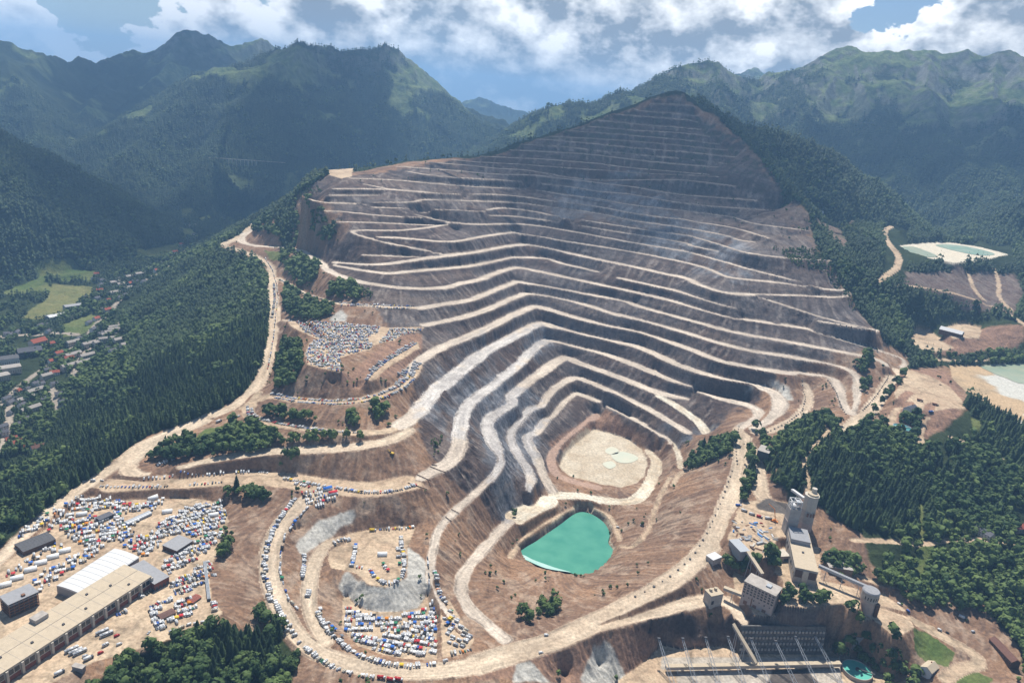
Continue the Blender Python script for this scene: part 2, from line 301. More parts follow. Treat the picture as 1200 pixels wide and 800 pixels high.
def inpoly(x, y, poly):
    r = np.zeros(x.shape, bool); n = len(poly)
    for i in range(n):
        (x0, y0), (x1, y1) = poly[i][:2], poly[(i+1) % n][:2]
        if y0 == y1: continue
        c = ((y0 > y) != (y1 > y)) & (x < (x1-x0)*(y-y0)/(y1-y0)+x0); r ^= c
    return r
def polymask(poly):                             # world polygon -> cells
    P = np.asarray(poly)[:, :2]; ri, ci = cell(P[:, 0], P[:, 1])
    a, b = max(0, int(ri.min())-1), min(NS, int(ri.max())+2); c, d = max(0, int(ci.min())-1), min(NT, int(ci.max())+2)
    m = np.zeros((NS, NT), bool)
    if a < b and c < d: m[a:b, c:d] = inpoly(GX[a:b, c:d], GY[a:b, c:d], P)
    return m
ROADW = []
for z, cls, pts in FLATS:
    m = polymask([at(p[0], p[1], z)[:2] for p in pts])
    ZV[m] = z; CL[m] = cls; best[m] = -2.0
for w, cls, pts in LINES:
    P = dense(pts)
    if cls in (2,): ROADW.append(P)
    s0 = 0.0
    for i in range(len(P)-1): stamp(P[i], P[i+1], w/2, cls, s0); s0 += math.hypot(*(P[i+1]-P[i])[:2])
for x, y, z in POINTS:
    p = at(x, y, z) if z > -300 else atD(x, y, -z); z = p[2]; ri, ci = [int(round(v)) for v in cell(p[0], p[1])]
    if 1 <= ri < NS-1 and 1 <= ci < NT-1 and CL[ri, ci] == 0:
        ZV[ri-1:ri+2, ci-1:ci+2][CL[ri-1:ri+2, ci-1:ci+2] == 0] = z
        CL[ri-1:ri+2, ci-1:ci+2][CL[ri-1:ri+2, ci-1:ci+2] == 0] = -1
for bl in BACKS:
    P = dense(bl); D = np.hypot(P[:, 0], P[:, 1])
    for dist, drop in ((0, 0), (160, 0.42), (420, 0.5), (700, 0.45)):
        for i in range(len(P)-1):
            for k in range(3):
                q = P[i]+(P[i+1]-P[i])*k/3; R = math.hypot(q[0], q[1]); g = (R+dist)/R
                z = max(q[2]-dist*drop, -10 if q[0] < 0 else 90)
                ri, ci = [int(round(v)) for v in cell(q[0]*g, q[1]*g)]
                if 0 <= ri < NS and 0 <= ci < NT and CL[ri, ci] <= 0: ZV[ri, ci] = z; CL[ri, ci] = -1
# outer edge of the sheet's near part
def edge_z(x): return np.interp(x, [-3000, -1200, -500, 0, 500, 1000, 2200], [-30, -20, 0, 60, 160, 250, 300])
for j in range(NT):
    ZV[-1, j] = edge_z(GX[-1, j]); CL[-1, j] = -1
    if CL[0, j] == 0: ZV[0, j] = 20; CL[0, j] = -1

# where lines of different height crowd each other a slope has to fit in between
def spread(a, f, n):
    for _ in range(n):
        p = np.pad(a, 1, mode='edge'); a = f.reduce([p[1:-1, 1:-1], p[:-2, 1:-1], p[2:, 1:-1], p[1:-1, :-2], p[1:-1, 2:]])
    return a
fx = CL > 0; nsp = max(1, int(round(.0068/Q/2)))
hiZ = spread(np.where(fx, ZV, -1e4), np.maximum, nsp); loZ = spread(np.where(fx, ZV, 1e4), np.minimum, nsp)
crowd = fx & (hiZ-loZ > 5) & (ZV > -6.5); CL[crowd] = 0; best[crowd] = 3.0

# harmonic fill between the fixed cells, coarse to fine
def solve(val, fix):
    if min(val.shape) > 40:
        a = fix.astype(float); sh = ((val.shape[0]+1)//2, (val.shape[1]+1)//2)
        n = np.zeros(sh); v = np.zeros(sh)
        for di in (0, 1):
            for dj in (0, 1):
                A = a[di::2, dj::2]; V = (val*a)[di::2, dj::2]
                n[:A.shape[0], :A.shape[1]] += A; v[:A.shape[0], :A.shape[1]] += V
        cf = n > 0; cv = np.where(cf, v/np.maximum(n, 1), 0)
        c = solve(cv, cf)
        ii = np.minimum(np.arange(val.shape[0])/2, sh[0]-1); jj = np.minimum(np.arange(val.shape[1])/2, sh[1]-1)
        i0 = np.minimum(ii.astype(int), sh[0]-2); j0 = np.minimum(jj.astype(int), sh[1]-2); u = (ii-i0)[:, None]; w = (jj-j0)[None]
        up = (c[i0][:, j0]*(1-w)+c[i0][:, j0+1]*w)*(1-u) + (c[i0+1][:, j0]*(1-w)+c[i0+1][:, j0+1]*w)*u
        z = np.where(fix, val, up); it = 40
    else:
        z = np.where(fix, val, val[fix].mean() if fix.any() else 0); it = 600
    for _ in range(it):
        p = np.pad(z, 1, mode='edge')
        z = np.where(fix, val, 0.25*(p[:-2, 1:-1]+p[2:, 1:-1]+p[1:-1, :-2]+p[1:-1, 2:]))
    return z
ZN = solve(ZV, CL != 0)
# ------------------------------------------------------------------ mountains behind: crest lines with their own distance
RIDGES = []
def ridge(k, *pts, by='D'):                     # slope k; pts (px, py, horizontal distance)
    P = np.array(pts, float); RIDGES.append((k, atD(P[:, 0], P[:, 1], P[:, 2])))
# dark wooded spur on the left
ridge(.62, (-260,60,3100),(-120,98,3050),(0,152,3000),(60,187,2950),(100,208,2950),(150,238,2980),(200,268,3020))
# far left range
ridge(.60, (-200,30,5600),(0,45,5900),(30,66,6000),(80,78,6100),(130,70,6300),(160,65,6400),(190,50,6500),(215,41,6500),(240,50,6500),(262,50,6600),(300,51,6700),(345,55,6800),(420,90,7000))
ridge(.55, (0,45,5900),(15,100,5200),(40,150,4700),(60,185,4200)); ridge(.6, (215,41,6500),(190,90,5900),(160,120,5500)); ridge(.6, (130,70,6300),(110,110,5600),(95,140,5100))
# broad green mountain in the middle left
ridge(.56, (70,190,4300),(100,165,4450),(150,140,4600),(200,120,4700),(250,95,4850),(300,68,4950),(350,53,5000),(372,58,5050),(400,60,5100),(440,62,5150),(465,62,5200),(480,72,5250),(505,92,5350),(530,110,5450),(570,135,5600),(605,156,5800),(640,185,6000))
ridge(.66, (350,53,5000),(330,80,4750),(290,112,4450),(268,150,4150),(245,195,3800)); ridge(.66, (350,53,5000),(357,90,4750),(362,130,4400),(345,180,3950)); ridge(.62, (440,62,5150),(440,100,4800),(450,140,4400),(440,170,4100)); ridge(.62, (480,72,5250),(500,120,4900),(530,160,4700))
ridge(.6, (200,120,4700),(170,165,4300),(140,190,4000))
# far pale ridge in the gap
ridge(.5, (500,150,9600),(530,128,9600),(553,118,9500),(565,118,9500),(580,124,9500),(600,130,9500),(620,134,9500),(640,141,9500),(680,170,9600))
# range behind the mine
ridge(.55, (560,178,4200),(592,160,4250),(625,148,4300),(645,141,4300),(652,130,4300),(668,124,4350),(700,120,4400),(735,105,4500),(760,100,4600),(785,90,4700),(800,82,4800),(830,77,4900),(850,84,4950),(870,93,5000),(885,97,5100),(905,92,5200),(925,93,5250),(940,90,5300),(955,76,5350),(975,64,5350),(995,54,5300),(1012,60,5300),(1025,61,5300),(1038,58,5300),(1060,62,5350),(1090,60,5400),(1130,61,5400),(1170,62,5400),(1185,68,5400),(1200,71,5400),(1260,60,5300),(1350,90,5300))
ridge(.5, (860,100,8000),(872,90,8000),(885,84,8000),(897,88,8000),(915,94,8000))
ridge(.68, (995,54,5300),(985,85,5000),(965,110,4700),(945,140,4400),(930,165,4000)); ridge(.7, (995,54,5300),(1010,95,4900),(1025,130,4500),(1050,165,4100),(1062,205,3700)); ridge(.7, (1090,60,5400),(1085,100,4900),(1095,135,4500),(1120,175,4000),(1140,215,3600)); ridge(.7, (1170,62,5400),(1165,100,4900),(1180,140,4400),(1165,190,3900),(1185,240,3300)); ridge(.66, (1260,60,5300),(1240,130,4500),(1230,200,3800))
ridge(.62, (830,77,4900),(840,100,4600),(845,130,4200))
# wooded pyramid behind the right flank of the mine
ridge(.60, (820,120,2980),(850,133,2960),(874,142,2940),(900,148,2920),(920,160,2900),(940,168,2880),(954,174,2870),(970,192,2850),(980,202,2840),(992,214,2820),(1010,230,2790),(1022,242,2770),(1036,254,2740))
ridge(.5, (1150,277,2950),(1180,262,3000),(1215,238,3100))

NF = int((math.log(15500.0)-S1)/(1.6*Q))
sF = S0+Q*(NS-1) + 1.6*Q*np.arange(1, NF)
SA = np.concatenate([sr, sF]); RA = np.exp(SA)[:, None]
PX = RA*np.sin(th)[None]; PY = RA*np.cos(th)[None]; NA = len(SA)
k0 = int((math.log(2050.0)-S0)/Q)               # rows nearer than this hold no mountain
bx, by = PX[k0:], PY[k0:]
wx = bx + 90*fbm(bx, by, 620, 4, 31) + 18*fbm(bx, by, 120, 3, 33); wy = by + 90*fbm(bx, by, 620, 4, 41) + 18*fbm(bx, by, 120, 3, 43)
B = np.full(bx.shape, -400.0)
for k, P in RIDGES:
    zb = np.full(bx.shape, -1e9); dm = None
    for i in range(len(P)-1):
        ax, ay, az = P[i]; cx, cy, cz = P[i+1]; vx, vy = cx-ax, cy-ay; l2 = vx*vx+vy*vy
        t0_ = ((bx-ax)*vx+(by-ay)*vy)/l2; t = np.clip(t0_, 0, 1)
        d0 = np.hypot(bx-ax-t*vx, by-ay-t*vy)
        t2 = np.clip(((wx-ax)*vx+(wy-ay)*vy)/l2, 0, 1)
        d1 = np.hypot(wx-ax-t2*vx, wy-ay-t2*vy)
        d = np.where(d0 < 260, d0+(d1-d0)*np.clip(d0/260, 0, 1), d1)
        zb = np.maximum(zb, az+t*(cz-az)-k*d)
    B = np.maximum(B, zb)
hb = np.clip((B+50)/500, 0, 1)
crag = fbm(bx, by, 420, 5, 51, True)
B = B + (crag-0.25)*105*hb*np.clip((bx*bx+by*by)**.5/5000, .35, 1.2)*0.8 + 9*fbm(bx, by, 60, 3, 61)
ZA = np.concatenate([ZN, np.repeat(ZN[-1:], NF-1, 0)], 0)
nb = ZA[k0:].copy()
ek = np.clip((np.log(RA[k0:])-math.log(2050))/0.25, 0, 1)       # mountains fade in with distance
Bm = np.where(ek < 1, B-(1-ek)*400, B)
sm = 18.0
mx = np.maximum(nb, Bm); mxs = mx + np.clip(sm-np.abs(nb-Bm), 0, sm)**2/(4*sm)
CLA = np.concatenate([CL, np.zeros((NF-1, NT), np.int8)], 0)
ZA[k0:] = np.where(CLA[k0:] > 0, nb, mxs)
ISB = np.zeros(ZA.shape, bool); ISB[k0:] = (Bm > nb) & (CLA[k0:] <= 0)
BEST = np.concatenate([best, np.full((NF-1, NT), 1e9)], 0)

# ------------------------------------------------------------------ looking points up on the ground
def rc(x, y):
    s = 0.5*np.log(np.maximum(x*x+y*y, 1.0)); ii = np.where(s <= SA[NS-1], (s-S0)/Q, NS-1+(s-SA[NS-1])/(1.6*Q))
    return np.clip(ii, 0, NA-1.001), np.clip((np.arctan2(x, y)-T0)/Q, 0, NT-1.001)
def gz(x, y):                                   # ground height under x, y
    i, j = rc(np.asarray(x, float), np.asarray(y, float)); a = i.astype(int); b = j.astype(int); u = i-a; w = j-b
    return (ZA[a, b]*(1-w)+ZA[a, b+1]*w)*(1-u) + (ZA[a+1, b]*(1-w)+ZA[a+1, b+1]*w)*u
def hit(px, py):                                # ground points seen at these pixels
    d = ray(px, py); hz = np.hypot(d[..., 0], d[..., 1]); dx, dy, dz = d[..., 0]/hz, d[..., 1]/hz, d[..., 2]/hz
    R = np.full(np.shape(dx), 400.0); done = np.zeros(np.shape(dx), bool); prev = R.copy()
    while not done.all() and R.min() < 9000:
        below = ZC+dz*R < gz(dx*R, dy*R)
        done |= below; prev = np.where(done, prev, R); R = np.where(done, R, R*(1+0.8*Q))
    a, b = prev, R
    for _ in range(6):
        m = (a+b)/2; bl = ZC+dz*m < gz(dx*m, dy*m); a, b = np.where(bl, a, m), np.where(bl, m, b)
    return np.stack([dx*b, dy*b, gz(dx*b, dy*b)], -1)
def hitpoly(pts): P = np.array(pts, float); return hit(P[:, 0], P[:, 1])
def polymaskA(poly):
    P = np.asarray(poly)[:, :2]; ri, ci = rc(P[:, 0], P[:, 1])
    a, b = max(0, int(ri.min())-1), min(NA, int(ri.max())+2); c, d = max(0, int(ci.min())-1), min(NT, int(ci.max())+2)
    m = np.zeros(ZA.shape, bool); m[a:b, c:d] = inpoly(PX[a:b, c:d], PY[a:b, c:d], P); return m

MINE = [(346,230),(366,214),(384,204),(440,197),(480,190),(560,185),(610,170),(690,144),(756,119),(795,110),(838,134),(872,166),(905,200),(948,250),(962,300),(985,330),(1008,365),(1035,400),(1064,415),(1064,432),(1112,430),(1140,470),(1115,484),(1095,500),(1060,500),(1020,498),(992,512),(960,500),(940,505),(918,522),(905,560),(925,590),(1010,625),(1020,660),(1060,690),(1150,700),(1200,770),(1210,840),(330,840),(350,770),(325,742),(298,745),(260,735),(150,770),(60,840),(-100,840),(-100,650),(0,642),(70,585),(120,552),(165,515),(240,488),(290,458),(312,420),(318,380),(316,340),(310,315),(300,304),(258,290),(262,284),(282,277),(294,264),(304,256),(340,300)]
ROCK2 = [(735,738),(780,716),(862,720),(985,732),(985,764),(760,764)]
ROCK = [(346,230),(384,206),(560,184),(690,143),(795,109),(870,164),(948,250),(962,300),(1008,365),(1035,410),(905,440),(880,478),(800,525),(775,520),(700,500),(650,540),(620,600),(580,610),(520,555),(495,520),(480,470),(492,420),(440,362),(340,294),(400,290),(412,270),(380,235)]
BLUEROCK = [[(640,262),(720,255),(770,300),(860,320),(880,290),(850,270),(790,255),(760,200),(700,195),(660,225)],[(485,488),(500,440),(560,405),(630,378),(650,395),(600,440),(580,470),(540,520),(515,505)],[(560,470),(600,455),(640,470),(625,560),(600,620),(575,560)],[(775,262),(850,285),(880,325),(850,330),(800,300)],[(775,465),(830,500),(835,515),(800,520),(770,490)]]
GREYTALUS = [[(395,690),(405,668),(430,686),(455,688),(478,676),(500,670),(503,690),(490,712),(465,718),(430,716),(408,702)],[(345,640),(372,610),(410,596),(420,605),(395,622),(372,640),(352,650)],[(598,800),(606,775),(622,776),(645,800)],[(680,800),(695,755),(715,752),(748,800)],[(476,640),(498,655),(504,690),(478,690)],[(870,455),(905,445),(925,452),(930,470),(912,466),(895,456)],[(384,376),(400,360),(408,377)]]
COAL_SHADE = [[(905,784),(945,783),(962,802),(898,802)],[(884,590),(900,584),(925,590),(924,603),(905,600),(888,597)],[(845,786),(852,786),(862,802),(850,802)]]  # coal heaps; the middle outline is painted shade under the steep yard wall
PITFLOOR = [[(690,501),(672,514),(659,532),(655,546),(666,557),(700,566),(728,571),(746,566),(756,556),(759,541),(752,526),(738,515),(714,507)]]
PALEYARD = [[(775,770),(985,768),(985,782),(775,784)],[(790,785),(905,785),(898,802),(795,802)],[(945,784),(985,784),(990,802),(962,802)]]
REDDISH = [[(760,742),(790,752),(860,752),(872,764),(770,768)],[(870,760),(980,758),(982,768),(872,768)],[(335,380),(345,440),(420,460),(470,440),(495,425),(495,390),(460,395),(410,440),(360,430)],[(640,520),(700,480),(740,500),(770,520),(745,520),(700,500),(660,530)],[(700,745),(600,775),(540,800),(800,800),(770,745)],[(1085,420),(1200,400),(1200,380),(1120,380)],[(1062,432),(1110,435),(1135,480),(1085,515),(1045,500),(1050,470)]]
DARKTALUS = [[(1062,318),(1190,318),(1200,345),(1190,370),(1110,345),(1060,335)]]
PYRMINE = [(955,257),(1000,255),(1002,262),(985,270),(996,296),(984,290),(964,266)]
MEADOW = [[(25,372),(55,350),(62,332),(110,337),(108,345),(85,362),(60,373)],[(35,308),(85,303),(112,318),(118,328),(75,330),(45,322)],[(200,262),(222,266),(236,278),(218,280)],[(212,246),(226,244),(230,252),(214,256)],[(232,256),(245,250),(250,256),(236,262)],[(226,516),(240,503),(264,498),(268,508),(250,514)],[(96,475),(115,462),(118,472),(100,480)],[(0,345),(50,320),(60,340),(20,345)],[(75,380),(110,366),(120,380),(95,392),(75,395)],[(1070,735),(1085,740),(1120,765),(1110,782),(1085,775),(1072,760)],[(1074,590),(1082,590),(1083,635),(1075,635)],[(1078,640),(1095,640),(1078,685),(1065,685)],[(1138,490),(1148,488),(1150,515),(1140,515)],[(1115,790),(1140,785),(1165,795),(1150,810),(1120,810)],[(160,292),(215,285),(205,300),(160,305)],[(310,293),(332,294),(330,305),(316,304)]]
PATHS = [[(235,282),(215,297),(195,315),(170,328),(140,352),(105,390),(70,420),(30,448),(0,475)],[(140,378),(118,395),(98,415),(85,440)],[(60,455),(66,470),(70,482)],[(180,490),(150,505),(120,520),(85,535)],[(165,490),(150,494),(140,500),(120,510)],[(0,420),(30,410),(50,404)],[(0,395),(28,392),(60,390),(90,392)],[(0,530),(10,500),(12,470)]]
t01 = lambda v, a, b: np.clip((v-a)/(b-a), 0, 1)
# ------------------------------------------------------------------ roughness of the ground
rough = np.clip(BEST/6.0, 0, 1); rough[BEST > 1e8] = 1
slopeR = np.zeros(ZA.shape)
def slope():
    gr = np.gradient(ZA, axis=0)/np.gradient(RA[:, 0])[:, None]; gt = np.gradient(ZA, axis=1)/(RA*Q)
    return np.hypot(gr, gt)
slopeR = slope()
near = RA[:, 0] < 3300
m_mine = polymaskA(hitpoly(MINE)); m_rock = (polymaskA(hitpoly(ROCK)) | polymaskA(hitpoly(ROCK2))) & m_mine
m_tal = m_mine & ~m_rock
nx, ny = PX[near], PY[near]; rg = rough[near]
# streaks running down the slopes: noise smeared along the line of steepest descent
zs_ = ZA[near]; gi = np.gradient(zs_, axis=0); gj = np.gradient(zs_, axis=1); gl_ = np.hypot(gi, gj)+1e-6; gi /= gl_; gj /= gl_
nr, nc = zs_.shape; wn_ = vnoise(np.arange(nr)[:, None]*.55+0*np.arange(nc)[None], np.arange(nc)[None]*.55+0*np.arange(nr)[:, None], 201); I_, J_ = np.mgrid[0:nr, 0:nc]; lic = np.zeros_like(zs_); kk = max(3, int(round(.017/Q)))
for k in range(-kk, kk+1): lic += wn_[np.clip(np.rint(I_+k*gi), 0, nr-1).astype(int), np.clip(np.rint(J_+k*gj), 0, nc-1).astype(int)]
lic /= lic[rough[near] > .5].std()+1e-6
LIC = np.zeros(ZA.shape); LIC[near] = np.clip(lic, -2.5, 2.5)*(1-.65*np.clip((slopeR[near]-1.0)/.8, 0, 1))
wall = np.clip((slopeR[near]-0.35)/0.5, 0, 1)*rg
gul = fbm(nx, ny, 13, 3, 71, True); cr = fbm(nx, ny, 9, 3, 81)
add = np.where(m_rock[near], wall*(3.2*cr+2.0*gul+.9*lic), np.where(m_mine[near], rg*(1.2*gul+.8*cr+wall*.8*lic), rg*2.0*cr))
add += rg*2.4*fbm(nx, ny, 48, 2, 91)*np.where(m_mine[near], .7, 1.6)
add += (1-rg)*0.12*fbm(nx, ny, 11, 2, 95)
# low safety banks along the edges of the benches and roads
be = BEST[near]; bank = np.clip(1-np.abs(be+1.6)/1.5, 0, 1)*np.isin(CLA[near], (1, 2))*m_mine[near]*t01(fbm(nx, ny, 30, 2, 97), -.25, .1)
ZA[near] += add+1.3*bank
slopeR = slope()

# ------------------------------------------------------------------ base colours of the ground (what the ground itself is made of, with some shade painted in)
def lerp(a, b, t): return a+(b-a)*t[..., None]
def C(*c): return np.array(c, float)
n1 = fbm(PX, PY, 70, 4, 101); n2 = fbm(PX, PY, 16, 3, 111); n3 = fbm(PX, PY, 230, 4, 121); n4 = fbm(PX, PY, 6.5, 2, 131)
# woods and grass outside
COLR = lerp(C(.022, .034, .016), C(.040, .055, .022), t01(n1, -.4, .5))
h = ZA
grass = t01(1.1*fbm(PX, PY, 380, 4, 141)+.75*t01(h, 380, 950)-0.22+0.65*fbm(PX, PY, 95, 4, 143)+.16*t01(PX, 500, 1800), .14, .42)*ISB*t01(RA, 3200, 4000)
COLR = lerp(COLR, lerp(C(.075, .115, .040), C(.20, .235, .095), t01(n2+.7*n1, -.6, .6)), grass*.92)
crg = t01(slopeR+.35*n1, .70, 1.05)*t01(h, 520, 900)*ISB
COLR = lerp(COLR, lerp(C(.13, .13, .12), C(.24, .235, .22), t01(n2, -.4, .5)), crg*.85)
# mine ground
tal = lerp(lerp(C(.300, .180, .108), C(.190, .118, .080), t01(n1, -.5, .5)), C(.36, .265, .19), .75*t01(n2+.5*n3, .12, .6))
tal = lerp(tal, C(.10, .070, .058), .55*t01(LIC, .3, 1.6)); tal = lerp(tal, C(.37, .28, .21), .45*t01(-LIC, .5, 1.8))
rock = lerp(lerp(C(.118, .084, .070), C(.150, .130, .122), t01(n1+.4*n3, -.35, .4)), C(.060, .043, .040), t01(n2-.3*n3, .0, .6))
rock = lerp(rock, C(.040, .032, .031), .55*t01(LIC+.8*n4, .5, 1.7)); rock = lerp(rock, C(.33, .28, .24), .55*t01(-LIC+.7*n4+.4*n2, .8, 1.9))
def soft(polys, grow=0):
    m = np.zeros(ZA.shape, bool)
    for p in polys: m |= polymaskA(hitpoly(p))
    return m
def blur(m, r=.010, jit=.35):                   # a mask with a frayed edge
    k = max(1, int(r/Q)); a = m.astype(float)
    for ax in (0, 1, 0, 1):
        c_ = np.cumsum(np.pad(a, [(k+1, k) if q == ax else (0, 0) for q in (0, 1)], mode='edge'), axis=ax); n_ = a.shape[ax]
        a = (np.take(c_, np.arange(2*k+1, 2*k+1+n_), axis=ax)-np.take(c_, np.arange(n_), axis=ax))/(2*k+1)
    return t01(a+jit*n2+.3*jit*n4, .30, .70)
mb = blur(soft(BLUEROCK), .016, .5)
rock = lerp(rock, lerp(C(.25, .26, .28), C(.135, .145, .16), t01(n2+.5*LIC, -.5, .6)), mb*t01(n1+.6*n2, -.35, .25)*.8)
strat = fbm(h*.11+.9*n1+PX*.004, PY*.004+.3*n1, 1.0, 3, 231)
rock = lerp(rock, C(.062, .046, .042), .55*t01(strat, .08, .45)); rock = lerp(rock, C(.215, .165, .13), .40*t01(-strat+.3*n4, .12, .5))
up = t01(h, 380, 500)*m_rock
rock = lerp(rock, C(.075, .078, .052), up*t01(n2+n3*.5, -.15, .45)*.75)
COLR = lerp(COLR, tal, blur(m_mine, .004)); COLR = lerp(COLR, rock, blur(m_rock, .010, .5)*m_mine)
for polys, c0, c1 in ((REDDISH, C(.32, .195, .13), C(.21, .13, .095)), (GREYTALUS, C(.50, .475, .42), C(.36, .34, .30)), (DARKTALUS, C(.135, .095, .08), C(.20, .16, .135)), ([PYRMINE], C(.22, .15, .12), C(.12, .12, .08))):
    COLR = lerp(COLR, lerp(c0, c1, t01(.7*n2+.3*n4+.4*LIC, -.6, .8)), blur(soft(polys), .005))
m_mead = soft(MEADOW)
COLR[m_mead] = lerp(C(.085, .125, .036), C(.15, .165, .06), t01(n1+.5*n2, -.4, .5))[m_mead]
mf = polymaskA(hitpoly(MEADOW[0])); COLR[mf] = lerp(C(.20, .19, .075), C(.15, .16, .06), t01(n2, -.4, .5))[mf]
# flats and roads
pal = {1: (C(.55, .47, .38), C(.43, .36, .29)), 2: (C(.56, .455, .335), C(.45, .35, .25)), 3: (C(.50, .385, .265), C(.40, .29, .195)), 4: (C(.66, .60, .48), C(.47, .38, .27)), 5: (C(.40, .27, .20), C(.31, .215, .165)), 6: (C(.30, .24, .19), C(.30, .24, .19)), 7: (C(.52, .40, .26), C(.58, .55, .47)), 8: (C(.60, .53, .41), C(.55, .50, .40))}
for k, (a, b) in pal.items():
    m = CLA == k; e = t01(-BEST+1.6*n2, -1.2, 1.2)[m][:, None] if k in (1, 5) else np.ones((m.sum(), 1))
    c = lerp(a, b, t01(n1*.7+n2*.6+n4*.3, -.4, .5))[m]
    COLR[m] = COLR[m]*(1-e)+c*e
mblue = blur(soft([BLUEROCK[1], BLUEROCK[2]]), .02, .5)*(CLA == 1); COLR = lerp(COLR, lerp(C(.53, .505, .475), C(.38, .36, .345), t01(n1+n2, -.4, .5)), mblue*.8)
steep = (CLA > 0) & (slopeR > .55); sw_ = t01(slopeR, .5, .9)*(CLA > 0); COLR = lerp(COLR, np.where(m_rock[..., None], rock, tal), sw_*m_mine)
# older benches: upper ones narrower, partly grown over, darker tone paints in cloud shade
mu = (CLA == 1) & (h > 300); tt = (t01(h, 270, 430)*t01(n2+.5*n1+.45, -.5, .5))[mu][:, None]*.5
COLR[mu] = COLR[mu]*(1-tt)+C(.24, .195, .155)*tt
rb_ = (CLA == 1) & (BEST > -2.6) & (BEST < -.3); kb = t01(n2+.6*n4, -.15, .25)[rb_][:, None]*.6; COLR[rb_] = COLR[rb_]*(1-kb)+C(.16, .125, .10)*kb  # shadow line of the safety banks, painted as a dark bench edge
for polys, c0, c1 in ((COAL_SHADE, C(.045, .043, .045), C(.075, .07, .07)), (PITFLOOR, C(.38, .295, .20), C(.56, .49, .38)), (PALEYARD, C(.46, .42, .36), C(.33, .29, .24))): COLR = lerp(COLR, lerp(c0, c1, t01(.7*n2+.5*n1, -.5, .6)), blur(soft(polys), .003)*.9)
# wheel tracks: thin darker and paler lines along the haul roads and benches
ALA = np.concatenate([AL, np.zeros((NF-1, NT))], 0)
mt = np.isin(CLA, (1, 2, 4)) & (BEST < -.6) & (ALA > 0)
trk = .7*fbm(BEST[mt]*.55+3*n3[mt], ALA[mt]*.012, 1.0, 3, 211)+.5*fbm(BEST[mt]*.2, ALA[mt]*.03, 1.0, 2, 215)
COLR[mt] *= np.clip(1+.42*trk, .62, 1.25)[:, None]
# tracks crossing the dirt yards
my = (CLA == 3) & (BEST < -.5); yt = np.abs(fbm(PX, PY, 45, 3, 221)); yt2 = np.abs(fbm(PX, PY, 70, 3, 225))
COLR[my] *= (1-.26*t01(.09-yt, 0, .07)-.20*t01(.07-yt2, 0, .05)+.10*n4)[my][:, None]
# rim of the roads: earth bank, its shadow painted in as a darker edge
rim = (np.isin(CLA, (2, 3)) & (BEST > -1.6) & (BEST < .3) & m_mine)
COLR[rim] = COLR[rim]*.5+C(.22, .15, .11)*.5
dil = (CLA == 6).astype(float); dil[near] = spread(dil[near], np.maximum, 3); sh_ = (dil > 0) & (CLA != 6); COLR[sh_] = lerp(C(.44, .37, .27), C(.20, .15, .115), t01(n2+n4, -.3, .4))[sh_]
# lakeside clay, dry pond bottoms
mp = CLA == 7
wet = t01(PX*.8-PY*.25+55*n1, 395, 455)
COLR[mp] = lerp(lerp(C(.46, .33, .20), C(.36, .27, .17), t01(n2+n1, -.4, .4)), C(.50, .485, .43), t01(wet+.5*n1, .35, .6))[mp]
for pl in PATHS:
    P = hitpoly(pl)
    D_ = np.full(ZA.shape, 1e9)
    for i in range(len(P)-1):
        a, b = P[i][:2], P[i+1][:2]; ri, ci = rc(np.array([a[0], b[0]]), np.array([a[1], b[1]])); pad = 12
        i0, i1 = max(0, int(ri.min())-pad), int(ri.max())+pad; j0, j1 = max(0, int(ci.min())-pad), int(ci.max())+pad
        xx, yy = PX[i0:i1, j0:j1], PY[i0:i1, j0:j1]; v = b-a; t = np.clip(((xx-a[0])*v[0]+(yy-a[1])*v[1])/(v@v), 0, 1)
        D_[i0:i1, j0:j1] = np.minimum(D_[i0:i1, j0:j1], np.hypot(xx-a[0]-t*v[0], yy-a[1]-t*v[1]))
    m = D_ < 7; COLR[m] = C(.34, .29, .235); CLA[m] = 9
COLR *= (1+.10*n4)[..., None]
COLR = np.clip(COLR, .004, .75)

# ------------------------------------------------------------------ materials
def mat(name, color=(.5, .5, .5), rough=.8, spec=.2, var=0.0, scale=1.0, bump=0.0, bscale=None, metal=0.0):
    m = bpy.data.materials.new(name); m.use_nodes = True; nt = m.node_tree; b = nt.nodes['Principled BSDF']
    b.inputs['Roughness'].default_value = rough; b.inputs['Specular IOR Level'].default_value = spec; b.inputs['Metallic'].default_value = metal
    b.inputs['Base Color'].default_value = (*color, 1)
    if var > 0 or bump > 0:
        tc = nt.nodes.new('ShaderNodeTexCoord'); no = nt.nodes.new('ShaderNodeTexNoise'); no.inputs['Scale'].default_value = scale; no.inputs['Detail'].default_value = 4
        nt.links.new(tc.outputs['Object'], no.inputs['Vector'])
        if var > 0:
            mp_ = nt.nodes.new('ShaderNodeMapRange'); mp_.inputs[1].default_value = .25; mp_.inputs[2].default_value = .75; mp_.inputs[3].default_value = 1-var; mp_.inputs[4].default_value = 1+var
            nt.links.new(no.outputs['Fac'], mp_.inputs[0])
            mx_ = nt.nodes.new('ShaderNodeVectorMath'); mx_.operation = 'SCALE'; mx_.inputs[0].default_value = color
            nt.links.new(mp_.outputs[0], mx_.inputs['Scale']); nt.links.new(mx_.outputs[0], b.inputs['Base Color'])
        if bump > 0:
            bp = nt.nodes.new('ShaderNodeBump'); bp.inputs['Distance'].default_value = bump
            nt.links.new(no.outputs['Fac'], bp.inputs['Height']); nt.links.new(bp.outputs[0], b.inputs['Normal'])
    return m

